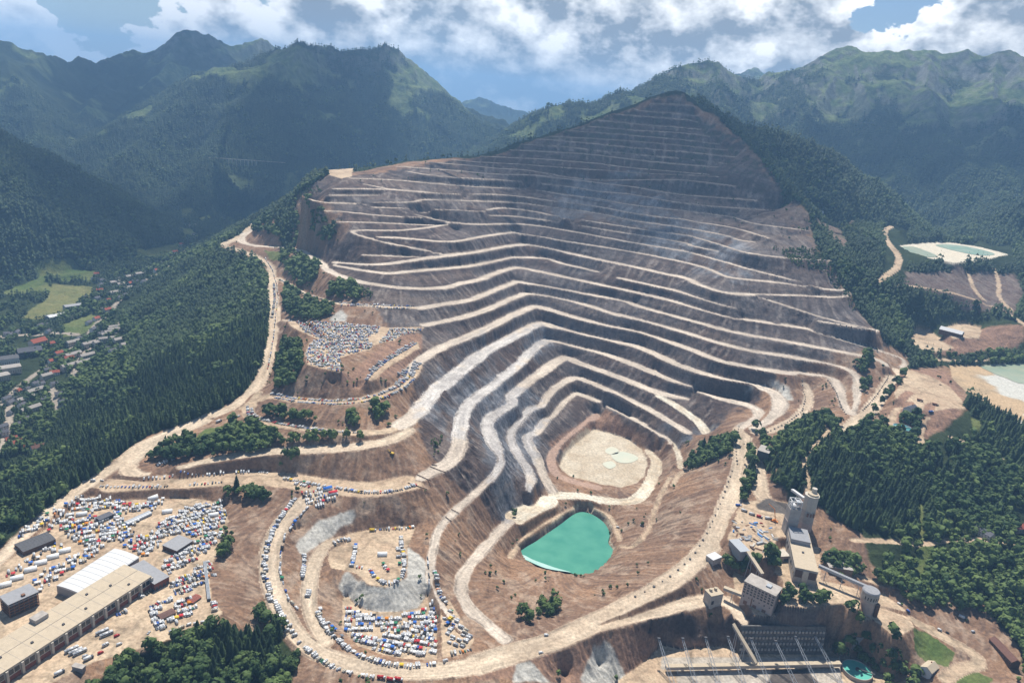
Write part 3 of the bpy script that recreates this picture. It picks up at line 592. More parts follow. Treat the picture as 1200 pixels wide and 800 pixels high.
def ground_material():
    m = bpy.data.materials.new('ground'); m.use_nodes = True; nt = m.node_tree; N = nt.nodes.new; K = nt.links.new
    b = nt.nodes['Principled BSDF']; b.inputs['Roughness'].default_value = .95; b.inputs['Specular IOR Level'].default_value = .08
    at_ = N('ShaderNodeAttribute'); at_.attribute_name = 'Col'
    tc = N('ShaderNodeTexCoord')
    a = N('ShaderNodeTexNoise'); a.inputs['Scale'].default_value = .26; a.inputs['Detail'].default_value = 8; a.inputs['Roughness'].default_value = .72
    c = N('ShaderNodeTexNoise'); c.inputs['Scale'].default_value = .05; c.inputs['Detail'].default_value = 7; c.inputs['Roughness'].default_value = .6
    for n in (a, c): K(tc.outputs['Object'], n.inputs['Vector'])
    r = N('ShaderNodeMapRange'); r.inputs[1].default_value = .28; r.inputs[2].default_value = .72; r.inputs[3].default_value = .52; r.inputs[4].default_value = 1.42
    K(a.outputs['Fac'], r.inputs[0])
    v = N('ShaderNodeVectorMath'); v.operation = 'SCALE'; K(at_.outputs['Color'], v.inputs[0]); K(r.outputs[0], v.inputs['Scale']); K(v.outputs[0], b.inputs['Base Color'])
    ad = N('ShaderNodeMath'); ad.operation = 'MULTIPLY_ADD'; K(a.outputs['Fac'], ad.inputs[0]); ad.inputs[1].default_value = .6; K(c.outputs['Fac'], ad.inputs[2])
    bp = N('ShaderNodeBump'); bp.inputs['Strength'].default_value = 1.0; K(at_.outputs['Alpha'], bp.inputs['Distance']); K(ad.outputs[0], bp.inputs['Height']); K(bp.outputs[0], b.inputs['Normal'])
    return m

# ------------------------------------------------------------------ one sheet of ground from below the viewer to the far peaks
def link(name, me, parent=None):
    o = bpy.data.objects.new(name, me); COL.objects.link(o)
    if parent: o.parent = parent
    return o
def grid_mesh(name, X, Y, Z):
    n, k = X.shape; me = bpy.data.meshes.new(name)
    v = np.stack([X, Y, Z], -1).reshape(-1, 3).astype(np.float32)
    i = np.arange(n*k).reshape(n, k)
    f = np.stack([i[:-1, :-1], i[:-1, 1:], i[1:, 1:], i[1:, :-1]], -1).reshape(-1, 4)[:, ::-1]
    me.vertices.add(len(v)); me.vertices.foreach_set('co', v.ravel())
    me.loops.add(f.size); me.loops.foreach_set('vertex_index', np.ascontiguousarray(f).ravel().astype(np.int32))
    me.polygons.add(len(f)); me.polygons.foreach_set('loop_start', np.arange(0, f.size, 4, dtype=np.int32))
    me.update(); me.validate(); return me
gm = grid_mesh('ground', PX, PY, ZA)
ca = gm.color_attributes.new('Col', 'FLOAT_COLOR', 'POINT')
bumpd = np.where(m_rock, 3.0, np.where(m_mine, 1.6, np.where(ISB, 9.0, 3.0)))*np.where(CLA > 0, .25, 1)
ca.data.foreach_set('color', np.concatenate([COLR, bumpd[..., None]], -1).astype(np.float32).ravel())
gm.materials.append(ground_material())
gm.polygons.foreach_set('use_smooth', np.ones(len(gm.polygons), bool))
go = link('ground', gm); go['kind'] = 'structure'
# ------------------------------------------------------------------ water
def tri_mesh(name, V, Fa, m=None, smooth=False):
    me = bpy.data.meshes.new(name); V = np.asarray(V, np.float32); Fa = np.asarray(Fa, np.int32); k = Fa.shape[1]
    me.vertices.add(len(V)); me.vertices.foreach_set('co', V.ravel())
    me.loops.add(Fa.size); me.loops.foreach_set('vertex_index', Fa.ravel())
    me.polygons.add(len(Fa)); me.polygons.foreach_set('loop_start', np.arange(0, Fa.size, k, dtype=np.int32))
    if smooth: me.polygons.foreach_set('use_smooth', np.ones(len(Fa), bool))
    me.update()
    if m: me.materials.append(m)
    return me
def water_mat(name, c, c2, rough=.12):
    m = bpy.data.materials.new(name); m.use_nodes = True; nt = m.node_tree; b = nt.nodes['Principled BSDF']
    b.inputs['Roughness'].default_value = rough; b.inputs['Specular IOR Level'].default_value = .35
    tc = nt.nodes.new('ShaderNodeTexCoord'); n = nt.nodes.new('ShaderNodeTexNoise'); n.inputs['Scale'].default_value = .035; n.inputs['Detail'].default_value = 5; nt.links.new(tc.outputs['Object'], n.inputs['Vector'])
    mp = nt.nodes.new('ShaderNodeMapRange'); mp.inputs[1].default_value = .35; mp.inputs[2].default_value = .68; nt.links.new(n.outputs['Fac'], mp.inputs[0])
    mx = nt.nodes.new('ShaderNodeMix'); mx.data_type = 'RGBA'; mx.inputs['A'].default_value = (*c, 1); mx.inputs['B'].default_value = (*c2, 1); nt.links.new(mp.outputs[0], mx.inputs['Factor']); nt.links.new(mx.outputs['Result'], b.inputs['Base Color'])
    n2_ = nt.nodes.new('ShaderNodeTexNoise'); n2_.inputs['Scale'].default_value = .5; n2_.inputs['Detail'].default_value = 3; nt.links.new(tc.outputs['Object'], n2_.inputs['Vector'])
    bp = nt.nodes.new('ShaderNodeBump'); bp.inputs['Distance'].default_value = .12; nt.links.new(n2_.outputs['Fac'], bp.inputs['Height']); nt.links.new(bp.outputs[0], b.inputs['Normal'])
    return m
def sheet(name, pts, z, m, grow=0.0):           # flat sheet of water, traced outline at height z
    P = np.array([at(p[0], p[1], z) for p in pts]); c = P.mean(0)
    n = len(P); t = np.arange(0, n, .25); ext = np.concatenate([P, P, P])
    X = catmull(ext[:, 0], t+n); Y = catmull(ext[:, 1], t+n)
    if grow:
        d = np.hypot(X-c[0], Y-c[1]); X = X+(X-c[0])/d*grow; Y = Y+(Y-c[1])/d*grow
    bm = bmesh.new(); vs = [bm.verts.new((x, y, z)) for x, y in zip(X, Y)]; f = bm.faces.new(vs)
    if f.normal.z < 0: f.normal_flip()
    f.normal_update()
    if f.normal.z < 0: f.normal_flip()
    me = bpy.data.meshes.new(name); bm.to_mesh(me); bm.free(); me.materials.append(m)
    o = link(name, me); o['kind'] = 'structure'; return o
teal = water_mat('teal_water', (.060, .245, .178), (.095, .305, .215), .08); pale = water_mat('pale_water', (.52, .54, .43), (.60, .56, .43), .3)
sheet('lake_water', [(608,650),(618,641),(632,633),(655,617),(675,602),(690,602),(706,612),(713,625),(711,636),(717,645),(712,655),(700,666),(686,674),(664,668),(640,664),(622,657)], 0.0, teal, 2.5)
sheet('shallow_water', [(606.5,650),(614,650),(624,655),(640,661),(655,666),(668,669.5),(664,669.5),(640,665.5),(622,658)], .03, water_mat('milky_water', (.40, .58, .52), (.30, .52, .45), .3))
sheet('puddle_water', [(709,528),(716,523),(724,526),(724,531),(714,532)], 8.5, pale)
sheet('puddle_water', [(716,533),(728,529),(742,532),(748,537),(738,542),(724,541)], 8.5, pale)
sheet('puddle_water', [(706,543),(716,540),(722,545),(714,549)], 8.5, pale)
green_pond = water_mat('green_pond', (.26, .33, .24), (.36, .38, .27), .3)
sheet('pond_water', [(1150,427),(1200,425),(1290,430),(1290,452),(1205,450),(1180,443),(1162,436)], 165.6, green_pond)
sheet('pond_water', [(1096,287),(1120,287),(1148,292),(1166,298),(1146,299),(1116,293)], 318.6, water_mat('far_pond', (.20, .34, .26), (.36, .42, .33), .3))
sheet('pond_water', [(1054,290),(1070,289),(1088,295),(1098,300),(1086,301),(1068,296)], 318.6, green_pond)

# ------------------------------------------------------------------ trees
def tag(o, label, cat, group=None):
    o['label'] = label; o['category'] = cat
    if group: o['group'] = group
    return o
def foliage(name, c0, c1):
    m = bpy.data.materials.new(name); m.use_nodes = True; nt = m.node_tree; b = nt.nodes['Principled BSDF']
    b.inputs['Roughness'].default_value = .7; b.inputs['Specular IOR Level'].default_value = .15
    a = nt.nodes.new('ShaderNodeAttribute'); a.attribute_name = 'Tint'
    mx = nt.nodes.new('ShaderNodeMix'); mx.data_type = 'RGBA'; mx.inputs['A'].default_value = (*c0, 1); mx.inputs['B'].default_value = (*c1, 1)
    nt.links.new(a.outputs['Fac'], mx.inputs['Factor']); nt.links.new(mx.outputs['Result'], b.inputs['Base Color']); return m
FOL_C = foliage('needles', (.017, .034, .017), (.052, .082, .030)); FOL_L = foliage('leaves', (.030, .060, .018), (.105, .150, .042))
BARK = mat('bark', (.10, .07, .05), .9, .1)
def conifer(seed, tiers, arms, trunk=False):    # unit height; drooping, ragged whorls of branches
    r = np.random.default_rng(seed); V, Fa = [], []
    for t in range(tiers):
        u = t/max(1, tiers-1); z0 = .12+.80*u**.9; rad = .235*(1-u)**.8+.02; a0 = r.uniform(0, 6.28)
        top = min(1.0, z0+.30*(1-.55*u)); c = len(V); V.append((0, 0, top))
        ring = []
        for k in range(arms*2):
            a = a0+math.pi*k/arms; rr = rad*(r.uniform(.8, 1.25) if k % 2 == 0 else r.uniform(.35, .6)); ring.append(len(V))
            V.append((rr*math.cos(a), rr*math.sin(a), z0-(.06 if k % 2 == 0 else .0)*(1-u)+r.uniform(-.015, .015)))
        for k in range(arms*2): Fa.append((c, ring[k], ring[(k+1) % (arms*2)]))
    return np.array(V), np.array(Fa)
def leafy(seed, n, size):                       # unit height; leaf clumps spread through an uneven crown
    r = np.random.default_rng(seed); V, Fa = [], []
    lob = [(r.uniform(-.16, .16), r.uniform(-.16, .16), r.uniform(.42, .80), r.uniform(.17, .27)) for _ in range(6)]+[(0, 0, .6, .30)]
    for k in range(n):
        x, y, z, q = lob[k % len(lob)]; d = r.normal(size=3); d /= np.linalg.norm(d); d[2] = d[2] if d[2] > -.5 else -d[2]
        p = np.array([x, y, z])+d*q*r.uniform(.75, 1.0)
        nn = d+r.normal(size=3)*.35; nn /= np.linalg.norm(nn); a = np.cross(nn, [.3, .2, 1]); a /= np.linalg.norm(a); b_ = np.cross(nn, a); s = size*r.uniform(.7, 1.3)
        c = len(V); m_ = r.integers(5, 7)
        for j in range(m_):
            g = 2*math.pi*j/m_; q2 = s*r.uniform(.7, 1.2); V.append(p+a*math.cos(g)*q2+b_*math.sin(g)*q2-nn*s*.15)
        V.append(p+nn*s*.35)
        for j in range(m_): Fa.append((c+m_, c+j, c+(j+1) % m_))
    return np.array(V), np.array(Fa)
CON_HI = [conifer(k, 11, 8) for k in range(6)]; CON_MID = [conifer(20+k, 6, 6) for k in range(5)]; CON_LO = [conifer(40+k, 3, 4) for k in range(4)]
LEAF_HI = [leafy(60+k, 110, .085) for k in range(6)]; LEAF_MID = [leafy(80+k, 42, .125) for k in range(5)]; LEAF_LO = [leafy(90+k, 13, .2) for k in range(4)]

INWOODS = [[(884,174),(955,250),(962,290),(985,332),(1005,362),(1000,366),(975,335),(960,318),(930,312),(905,292),(925,275),(942,263),(925,240),(900,205)],[(300,262),(312,250),(345,231),(353,245),(372,250),(398,268),(388,284),(360,290),(330,286),(296,274)],[(346,228),(362,214),(376,204),(386,206),(392,216),(376,226),(362,232)],[(330,296),(353,300),(374,312),(370,330),(350,338),(340,325),(328,310)],[(334,337),(348,346),(376,357),(392,362),(384,374),(370,376),(340,372),(332,357)],[(380,350),(388,338),(415,333),(438,343),(436,352),(400,352)],
 [(330,405),(340,400),(352,405),(355,430),(343,455),(323,458),(321,440)],[(185,530),(215,513),(225,517),(250,515),(270,508),(272,498),(290,496),(322,510),(328,520),(300,530),(240,537),(200,540),(166,537)],[(325,516),(425,511),(424,517),(330,522)],[(307,482),(365,490),(372,496),(330,492),(306,488)],[(325,536),(345,533),(361,545),(350,552),(326,551)],[(262,576),(300,574),(318,582),(308,590),(266,586)],
 [(122,540),(135,530),(142,528),(128,543)],[(405,488),(412,484),(420,490),(418,503),(406,500)],[(435,476),(450,473),(462,484),(440,494)],[(503,514),(517,510),(520,528),(508,534)],[(803,551),(812,532),(830,518),(856,521),(857,532),(830,543)],[(840,520),(860,512),(858,522)],[(606,723),(618,718),(628,726),(616,732)],[(625,716),(640,708),(655,710),(650,722),(632,726)],
 [(884,500),(905,520),(930,500),(950,488),(984,497),(976,512),(950,520),(930,540),(905,560),(897,545)],[(900,552),(960,520),(1005,505),(1060,505),(1090,520),(1090,640),(1020,632),(962,590),(930,578),(905,568)],[(915,702),(965,700),(972,717),(912,719)],[(975,745),(1005,725),(1018,740),(1050,765),(1075,790),(1060,840),(1030,790),(1000,765),(978,770)],[(1020,672),(1100,690),(1150,700),(1200,705),(1200,740),(1150,720),(1080,712),(1040,700)],
 [(875,520),(884,535),(884,560),(872,588),(866,585),(876,555)],[(895,655),(912,640),(910,668),(895,672),(885,662),(850,668),(848,656),(870,655)],[(992,512),(1008,510),(1036,470),(1060,445),(1056,440),(1030,475),(1012,498)],[(1049,496),(1058,490),(1074,489),(1079,495),(1066,498)],[(1000,430),(1012,415),(1020,418),(1022,428),(1010,440)],[(1006,452),(1018,440),(1020,452),(1010,462)],
 [(345,745),(315,735),(300,730),(298,715),(308,712),(320,728)],[(255,655),(263,620),(275,625),(268,650),(258,662)],[(600,600),(606,596),(608,602),(602,606)],[(1055,636),(1200,640),(1200,705),(1150,700),(1060,690),(1040,680)],[(960,660),(1005,655),(1010,672),(985,680)]]
GARDENS = [(0,320),(60,330),(120,330),(200,300),(240,275),(260,285),(215,310),(170,345),(140,370),(150,420),(110,450),(80,480),(60,520),(20,600),(-40,640),(-60,400)]
BARE = [[(1044,496),(1072,498),(1072,509),(1044,509)],[(1054,470),(1078,470),(1080,488),(1054,488)],[(1060,318),(1190,318),(1200,345),(1190,368),(1110,345),(1060,336)],[(1062,400),(1085,385),(1120,372),(1160,372),(1200,378),(1210,405),(1130,418),(1075,416)],[(1040,262),(1065,268),(1060,330),(1030,335)],[(1046,283),(1186,284),(1190,312),(1046,310)],[(1000,640),(1010,615),(1060,638),(1055,655),(1020,668)],[(1070,476),(1135,478),(1140,520),(1085,525)],PYRMINE,[(0,418),(50,418),(46,446),(0,452)],[(1185,600),(1210,590),(1210,640),(1190,640)],[(150,490),(172,482),(172,492),(152,500)],[(255,735),(300,742),(285,700),(262,680)]]
m_in = soft(INWOODS); m_gar = polymaskA(hitpoly(GARDENS)); m_bare = soft(BARE)
m_thin = polymaskA(hitpoly([(90,490),(60,570),(0,650),(-20,600),(30,540),(80,470)]))
WOOD = (~m_mine | m_in) & ~m_bare & ~m_mead & (CLA <= 0)
dens = np.where(WOOD, 1/30.0, 0.0)
dens = np.where(m_in & m_mine, 1/26.0, dens)
dens = np.where(m_gar & ~m_in & (h < 15), dens*t01(fbm(PX, PY, 45, 3, 151), -.42, .12)*.95, dens)
dens *= np.where(ISB, (1-t01(grass, .15, .7))*(1-.9*crg)*t01(-h, -1000, -760), 1.0)
dens *= np.where(RA > 1500, np.clip((1700/RA)**1.3, .10, 1), 1.0)
dens = np.where((RA > 5200) | (np.abs(th)[None] > .80), 0, dens)
scrub = m_mine & ~m_in & (CLA <= 0) & (rough > .6) & ~m_rock
dens = np.where(scrub, .0012*(t01(fbm(PX, PY, 40, 3, 161), .1, .5)*3), dens)
dens = np.where(m_rock & (CLA <= 0) & (h > 330), .004*t01(n2+n3*.6, -.1, .5)*t01(h, 330, 430), dens)
kb_ = dense([(430,196,372),(470,190,386),(500,187,400),(530,185,412)]); kb2 = dense(BACKS[1][:12]); KB = np.concatenate([kb_, kb2])[::2]; i0_ = int((math.log(2050)-S0)/Q); i1_ = int((math.log(3100)-S0)/Q)
dk = np.full((i1_-i0_, NT), 1e9)
for q in KB: dk = np.minimum(dk, np.hypot(PX[i0_:i1_]-q[0], PY[i0_:i1_]-q[1]))
dens[i0_:i1_] = np.where(dk < 150, dens[i0_:i1_]*.06, dens[i0_:i1_])     # only stray bushes along the crest
dens *= .25+.75*t01(fbm(PX, PY, 38, 3, 191), -.55, -.15)                    # gaps in the woods
cellA = (RA*Q)**2*np.ones((1, NT)); cellA[NS:] *= 1.6
cnt = RNG.poisson(np.clip(dens*cellA, 0, 6)).astype(int)
ti, tj = np.nonzero(cnt); rep_ = cnt[ti, tj]; ti = np.repeat(ti, rep_); tj = np.repeat(tj, rep_)
tR = np.exp(np.where(ti < NS, S0+Q*(ti+RNG.uniform(-.5, .5, len(ti))), SA[np.minimum(ti, NA-1)]+1.6*Q*RNG.uniform(-.5, .5, len(ti)))); tT = T0+Q*(tj+RNG.uniform(-.5, .5, len(tj)))
tx, ty = tR*np.sin(tT), tR*np.cos(tT); tz = gz(tx, ty)-.4
conif = fbm(tx, ty, 85, 3, 171)+.25*(~m_mine[ti, tj])+.35*(tR > 1900)-1.2*scrub[ti, tj]-.75*(m_in[ti, tj] & (tR < 2400) & ((tx < 300) | (tR > 1250)) & m_mine[ti, tj])-.5*m_gar[ti, tj]-.4*(BEST[ti, tj] < 40)
conif -= .33*((tR < 1350) & (tx > 300))+.5*((tR < 1120) & (tx > 430) & (ty < 880))
conif -= .75*((tR < 760) & (tx < -180) & (ty < 760))
isC = conif+RNG.normal(0, .22, len(tx)) > 0.02
hgt = np.where(isC, RNG.normal(19.5, 5.2, len(tx)), RNG.normal(13, 3.8, len(tx))).clip(5, 30)
hgt = np.where(scrub[ti, tj] | (m_rock[ti, tj]), hgt*.40, hgt); hgt = np.where(m_gar[ti, tj], hgt*.8, hgt)
hgt = np.where(tR > 1800, hgt*np.clip(tR/1800, 1, 1.5)**.5, hgt)
wid = hgt*np.where(isC, RNG.uniform(.85, 1.15, len(tx)), RNG.uniform(.9, 1.25, len(tx)))
tint = np.clip(.45+.9*fbm(tx, ty, 120, 3, 181)+RNG.normal(0, .27, len(tx)), 0, 1); rot = RNG.uniform(0, 6.283, len(tx))
order = np.argsort(tR); seen_ = np.abs(tT) < .66
pick = {True: [], False: []}
for k in order:
    if seen_[k] and not scrub[ti[k], tj[k]] and len(pick[bool(isC[k])]) < 270:
        p = np.array([tx[k], ty[k], tz[k]-ZC]); w_ = p@fw; px_ = 600+F*(p@RX)/w_; py_ = 400-F*(p@UY)/w_
        if -5 < px_ < 1205 and py_ < 806: pick[bool(isC[k])].append(k)
single = np.zeros(len(tx), bool)
for v in pick.values(): single[v] = True
def merge(protos, idx, seed):
    Vs, Fs, Ts = [], [], []; off = 0; r = np.random.default_rng(seed); ch = r.integers(0, len(protos), len(idx))
    for q, (V, Fa) in enumerate(protos):
        k = idx[ch == q]
        if not len(k): continue
        c, s = np.cos(rot[k])[:, None], np.sin(rot[k])[:, None]
        X = (V[:, 0]*c-V[:, 1]*s)*wid[k][:, None]+tx[k][:, None]; Y = (V[:, 0]*s+V[:, 1]*c)*wid[k][:, None]+ty[k][:, None]; Z = V[:, 2]*hgt[k][:, None]+tz[k][:, None]
        Vs.append(np.stack([X, Y, Z], -1).reshape(-1, 3)); Fs.append((Fa[None]+(np.arange(len(k))*len(V))[:, None, None]+off).reshape(-1, 3)); off += len(k)*len(V)
        Ts.append(np.repeat(tint[k], len(V)))
    return np.concatenate(Vs), np.concatenate(Fs), np.concatenate(Ts)
def forest(name, cond, hi, lo, m, split, seed):
    idx = np.nonzero(cond & ~single)[0]; a = idx[tR[idx] < split]; b = idx[tR[idx] >= split]; parts = [merge(p, i, seed+q) for q, (p, i) in enumerate(((hi, a), (lo, b))) if len(i)]
    off = 0; V = []; Fa = []; T = []
    for v, f_, t_ in parts: V.append(v); Fa.append(f_+off); T.append(t_); off += len(v)
    me = tri_mesh(name, np.concatenate(V), np.concatenate(Fa), m); at_ = me.attributes.new('Tint', 'FLOAT', 'POINT'); at_.data.foreach_set('value', np.concatenate(T).astype(np.float32))
    o = link(name, me); o['kind'] = 'stuff'; return o
forest('conifer_forest', isC, CON_MID, CON_LO, FOL_C, 1500, 5)
forest('leafy_forest', ~isC & ~scrub[ti, tj], LEAF_MID, LEAF_LO, FOL_L, 1500, 6)
forest('hillside_shrubbery', ~isC & scrub[ti, tj], LEAF_LO, LEAF_LO, FOL_L, 900, 7)
print('trees', len(tx), 'single', single.sum())
def trunk_mesh(hh):
    bm = bmesh.new(); bmesh.ops.create_cone(bm, segments=7, radius1=.022, radius2=.006, depth=.8, cap_ends=True)
    bmesh.ops.translate(bm, verts=bm.verts, vec=(0, 0, .4)); me = bpy.data.meshes.new('trunk'); bm.to_mesh(me); bm.free(); me.materials.append(BARK); return me
TRK = trunk_mesh(1)
CROWN = {}
for c_, protos, m in ((True, CON_HI, FOL_C), (False, LEAF_HI, FOL_L)):
    for q, (V, Fa) in enumerate(protos):
        for t_ in range(3):
            me = tri_mesh('crown', V, Fa, m); a_ = me.attributes.new('Tint', 'FLOAT', 'POINT'); a_.data.foreach_set('value', np.full(len(V), .15+.35*t_, np.float32)); CROWN[c_, q, t_] = me
def tree_place(k):
    p = np.array([tx[k], ty[k], tz[k]-ZC]); w_ = p@fw; return 600+F*(p@RX)/w_, 400-F*(p@UY)/w_
for c_ in (True, False):
    for k in pick[c_]:
        px_, py_ = tree_place(k)
        where = ('in the bottom wood below the paddock' if px_ < 400 and py_ > 690 else 'beside the road in the left half' if px_ < 560 else 'in the pit near the teal lake' if px_ < 870 and py_ > 500 else 'around the factory buildings' if px_ < 1000 and py_ > 640 else 'in the large wood above the factory towers' if py_ < 640 else 'in the wood at the lower right edge')
        tone = ['dark', 'mid green', 'light green'][min(2, int(tint[k]*3))]
        size = 'tall' if hgt[k] > (22 if c_ else 13) else 'small'
        at_x = ' left part' if px_ < (180 if px_ < 400 else 660 if px_ < 870 else 980) else ' right part' if px_ > (270 if px_ < 400 else 1090) else ' middle'; at_y = ' upper' if py_ < (770 if px_ < 400 else 575) else ' lower'
        o = bpy.data.objects.new('conifer_tree' if c_ else 'leafy_tree', None); COL.objects.link(o); o.location = (tx[k], ty[k], tz[k]); o.rotation_euler.z = rot[k]; o.scale = (wid[k], wid[k], hgt[k])
        tag(o, f"{size} {tone} {'pointed spruce' if c_ else 'round leafy tree'} {where},{at_y}{at_x}", 'tree', f"{'spruces' if c_ else 'leafy trees'} {where}")
        link('trunk', TRK, o); link('crown', CROWN[c_, int(rot[k]*97) % 6, min(2, int(tint[k]*3))], o)
# ------------------------------------------------------------------ buildings and works
def proj(p):
    q = np.asarray(p, float)-np.array([0, 0, ZC]); w_ = q@fw; return 600+F*(q@RX)/w_, 400-F*(q@UY)/w_
def ztop(p, py):                                # height at which the vertical over p reaches picture row py
    z = np.linspace(p[2], p[2]+120, 600); q = [proj((p[0], p[1], v))[1] for v in z]; return float(z[int(np.argmin(np.abs(np.array(q)-py)))])
class MB:                                       # collects shapes, links them as ONE mesh object
    def __init__(s): s.bm = bmesh.new()
    def box(s, x0, x1, y0, y1, z0, z1):
        v = [s.bm.verts.new(c) for c in ((x0,y0,z0),(x1,y0,z0),(x1,y1,z0),(x0,y1,z0),(x0,y0,z1),(x1,y0,z1),(x1,y1,z1),(x0,y1,z1))]
        for f in ((3,2,1,0),(4,5,6,7),(0,1,5,4),(1,2,6,5),(2,3,7,6),(3,0,4,7)): s.bm.faces.new([v[i] for i in f])
        return s
    def prism(s, prof, x0, x1, axis=0):         # closed profile (y,z) swept from x0 to x1
        A = [s.bm.verts.new((x0, y, z) if axis == 0 else (y, x0, z)) for y, z in prof]; B_ = [s.bm.verts.new((x1, y, z) if axis == 0 else (y, x1, z)) for y, z in prof]; n = len(prof)
        s.bm.faces.new(A[::-1]); s.bm.faces.new(B_)
        for i in range(n): s.bm.faces.new((A[i], A[(i+1) % n], B_[(i+1) % n], B_[i]))
        return s
    def cyl(s, x, y, z0, z1, r0_, r1_=None, n=16):
        r1_ = r0_ if r1_ is None else r1_
        A = [s.bm.verts.new((x+r0_*math.cos(6.28318*i/n), y+r0_*math.sin(6.28318*i/n), z0)) for i in range(n)]; B_ = [s.bm.verts.new((x+r1_*math.cos(6.28318*i/n), y+r1_*math.sin(6.28318*i/n), z1)) for i in range(n)]
        s.bm.faces.new(A[::-1]); s.bm.faces.new(B_)
        for i in range(n): s.bm.faces.new((A[i], A[(i+1) % n], B_[(i+1) % n], B_[i]))
        return s
    def bar(s, p, q, r, n=6, sq=False):
        p, q = Vector(p), Vector(q); d = q-p; L_ = d.length; M_ = d.to_track_quat('Z', 'Y').to_matrix().to_4x4(); M_.translation = p
        n = 4 if sq else n; a0 = .7854 if sq else 0
        A = [s.bm.verts.new(M_ @ Vector((r*math.cos(a0+6.28318*i/n), r*math.sin(a0+6.28318*i/n), 0))) for i in range(n)]; B_ = [s.bm.verts.new(M_ @ Vector((r*math.cos(a0+6.28318*i/n), r*math.sin(a0+6.28318*i/n), L_))) for i in range(n)]
        s.bm.faces.new(A[::-1]); s.bm.faces.new(B_)
        for i in range(n): s.bm.faces.new((A[i], A[(i+1) % n], B_[(i+1) % n], B_[i]))
        return s
    def build(s, name, m, parent=None):
        bmesh.ops.recalc_face_normals(s.bm, faces=s.bm.faces)
        me = bpy.data.meshes.new(name); s.bm.to_mesh(me); s.bm.free()
        for q in (m if isinstance(m, (list, tuple)) else [m]): me.materials.append(q)
        return link(name, me, parent)
def root(name, label, cat, loc, rz=0.0, group=None):
    o = bpy.data.objects.new(name, None); COL.objects.link(o); o.location = loc; o.rotation_euler.z = rz; return tag(o, label, cat, group)
def rect(A, B_, Cc, z):                         # three roof corners (pixels) at height z -> origin, angle, length, depth (depth to the left of A->B is positive)
    a, b, c = at(*A, z), at(*B_, z), at(*Cc, z); u = b-a; lu = math.hypot(u[0], u[1]); u /= lu; v = np.array([-u[1], u[0]]); return a, math.atan2(u[1], u[0]), lu, float((c-b)[:2]@v)
MT = dict(
 beige=mat('beige_roof', (.47, .39, .285), .9, .1, .10, .25), cream=mat('cream_plaster', (.50, .45, .38), .85, .15, .12, .5), white=mat('white_sheet', (.55, .55, .545), .6, .3, .05, .4),
 grey=mat('grey_sheet', (.26, .26, .27), .6, .3, .12, .4), dgrey=mat('dark_sheet', (.085, .085, .09), .7, .2, .2, .5), brown=mat('brown_boards', (.12, .075, .055), .85, .1, .25, .6), brick=mat('red_brick', (.22, .085, .06), .9, .1, .2, .7),
 glass=mat('dark_glass', (.025, .03, .035), .15, .5), rust=mat('rusty_iron', (.20, .105, .065), .8, .2, .25, 1.2), steel=mat('galvanised_steel', (.36, .38, .40), .45, .4, .1, 1.0), conc=mat('stained_concrete', (.37, .335, .30), .9, .1, .2, .22), pink=mat('pinkish_concrete', (.42, .34, .30), .9, .1, .12, .3),
 yellow=mat('yellow_paint', (.62, .40, .04), .5, .3, .1, 1), orange=mat('orange_paint', (.60, .20, .03), .5, .3), tile=mat('red_tiles', (.33, .095, .06), .85, .15, .2, .6), slate=mat('slate_roof', (.10, .10, .115), .7, .2, .25, .6), browntile=mat('brown_tiles', (.16, .085, .065), .85, .1, .2, .6),
 wallc=mat('dark_stained_concrete', (.13, .12, .11), .9, .1, .35, .3), wood=mat('weathered_wood', (.22, .16, .115), .9, .1, .25, .8), blue=mat('blue_tarp', (.07, .22, .50), .5, .3, .1, 1), red=mat('red_paint', (.50, .035, .04), .45, .3), black=mat('rubber', (.02, .02, .02), .8, .2), rock=mat('grey_boulder', (.17, .155, .14), .95, .1, .3, 1.0, .2))
def hall_parts(t, lu, lv, hh, wall, roof, over=.4, slab=.5):
    y0, y1 = min(0, lv), max(0, lv)
    MB().box(0, lu, y0, y1, -6, hh).build('wall', wall, t)
    return MB().box(-over, lu+over, y0-over, y1+over, hh+.003, hh+slab).build('roof', roof, t)

# long workshop hall at the lower left
zr = 80.0
a, ang, lu, lv = rect((5,786), (177,675), (148,660), zr)
a = a - 55*np.array([math.cos(ang), math.sin(ang), 0]); lu += 55
t = root('workshop_hall', 'long workshop hall with flat beige roof beside the paddock', 'hall', (a[0], a[1], 66), ang); hh = zr-66
rf = hall_parts(t, lu, lv, hh-.6, MT['cream'], MT['beige'], .5, .8)
bays = 15; bw = lu/bays
for k in range(bays+1): MB().box(k*bw-1.1, k*bw+1.1, -2.0, -.003, -3, hh-1.2).build('pilaster', MT['cream'], t)
for k in range(bays):
    for q in (0, 1):
        x0 = k*bw+1.9+q*(bw-3.2)/2; wn = MB().box(x0, x0+(bw-5.2)/2, -.25, -.003, 6.2, 11.2).build('window', MT['glass'], t)
    MB().box(k*bw+1.6, (k+1)*bw-1.6, -.3, -.003, -2, 5.0).build('door', MT['brick'], t)
for u, v in ((.17, .2), (.3, .45), (.42, .3), (.56, .25), (.68, .3), (.85, .55), (.9, .2), (.75, .75)): MB().box(lu*u-1, lu*u+1, lv*v-1, lv*v+1, hh+.2, hh+1.5).build('roof_vent', MT['dgrey'], rf)
hb_ = MB().box(lu*.50, lu*.50+13, lv*.78, lv*.78+9, hh+.2, hh+4.6).build('roof_hut', MT['conc'], rf)
for k in range(1, 15): MB().box(bw*k-.12, bw*k+.12, .5, lv-.5, hh+.2, hh+.30).build('roof_seam', MT['conc'], rf)
MB().box(0, lu, lv*.5-.15, lv*.5+.15, hh+.2, hh+.34).build('roof_seam', MT['dgrey'], rf)
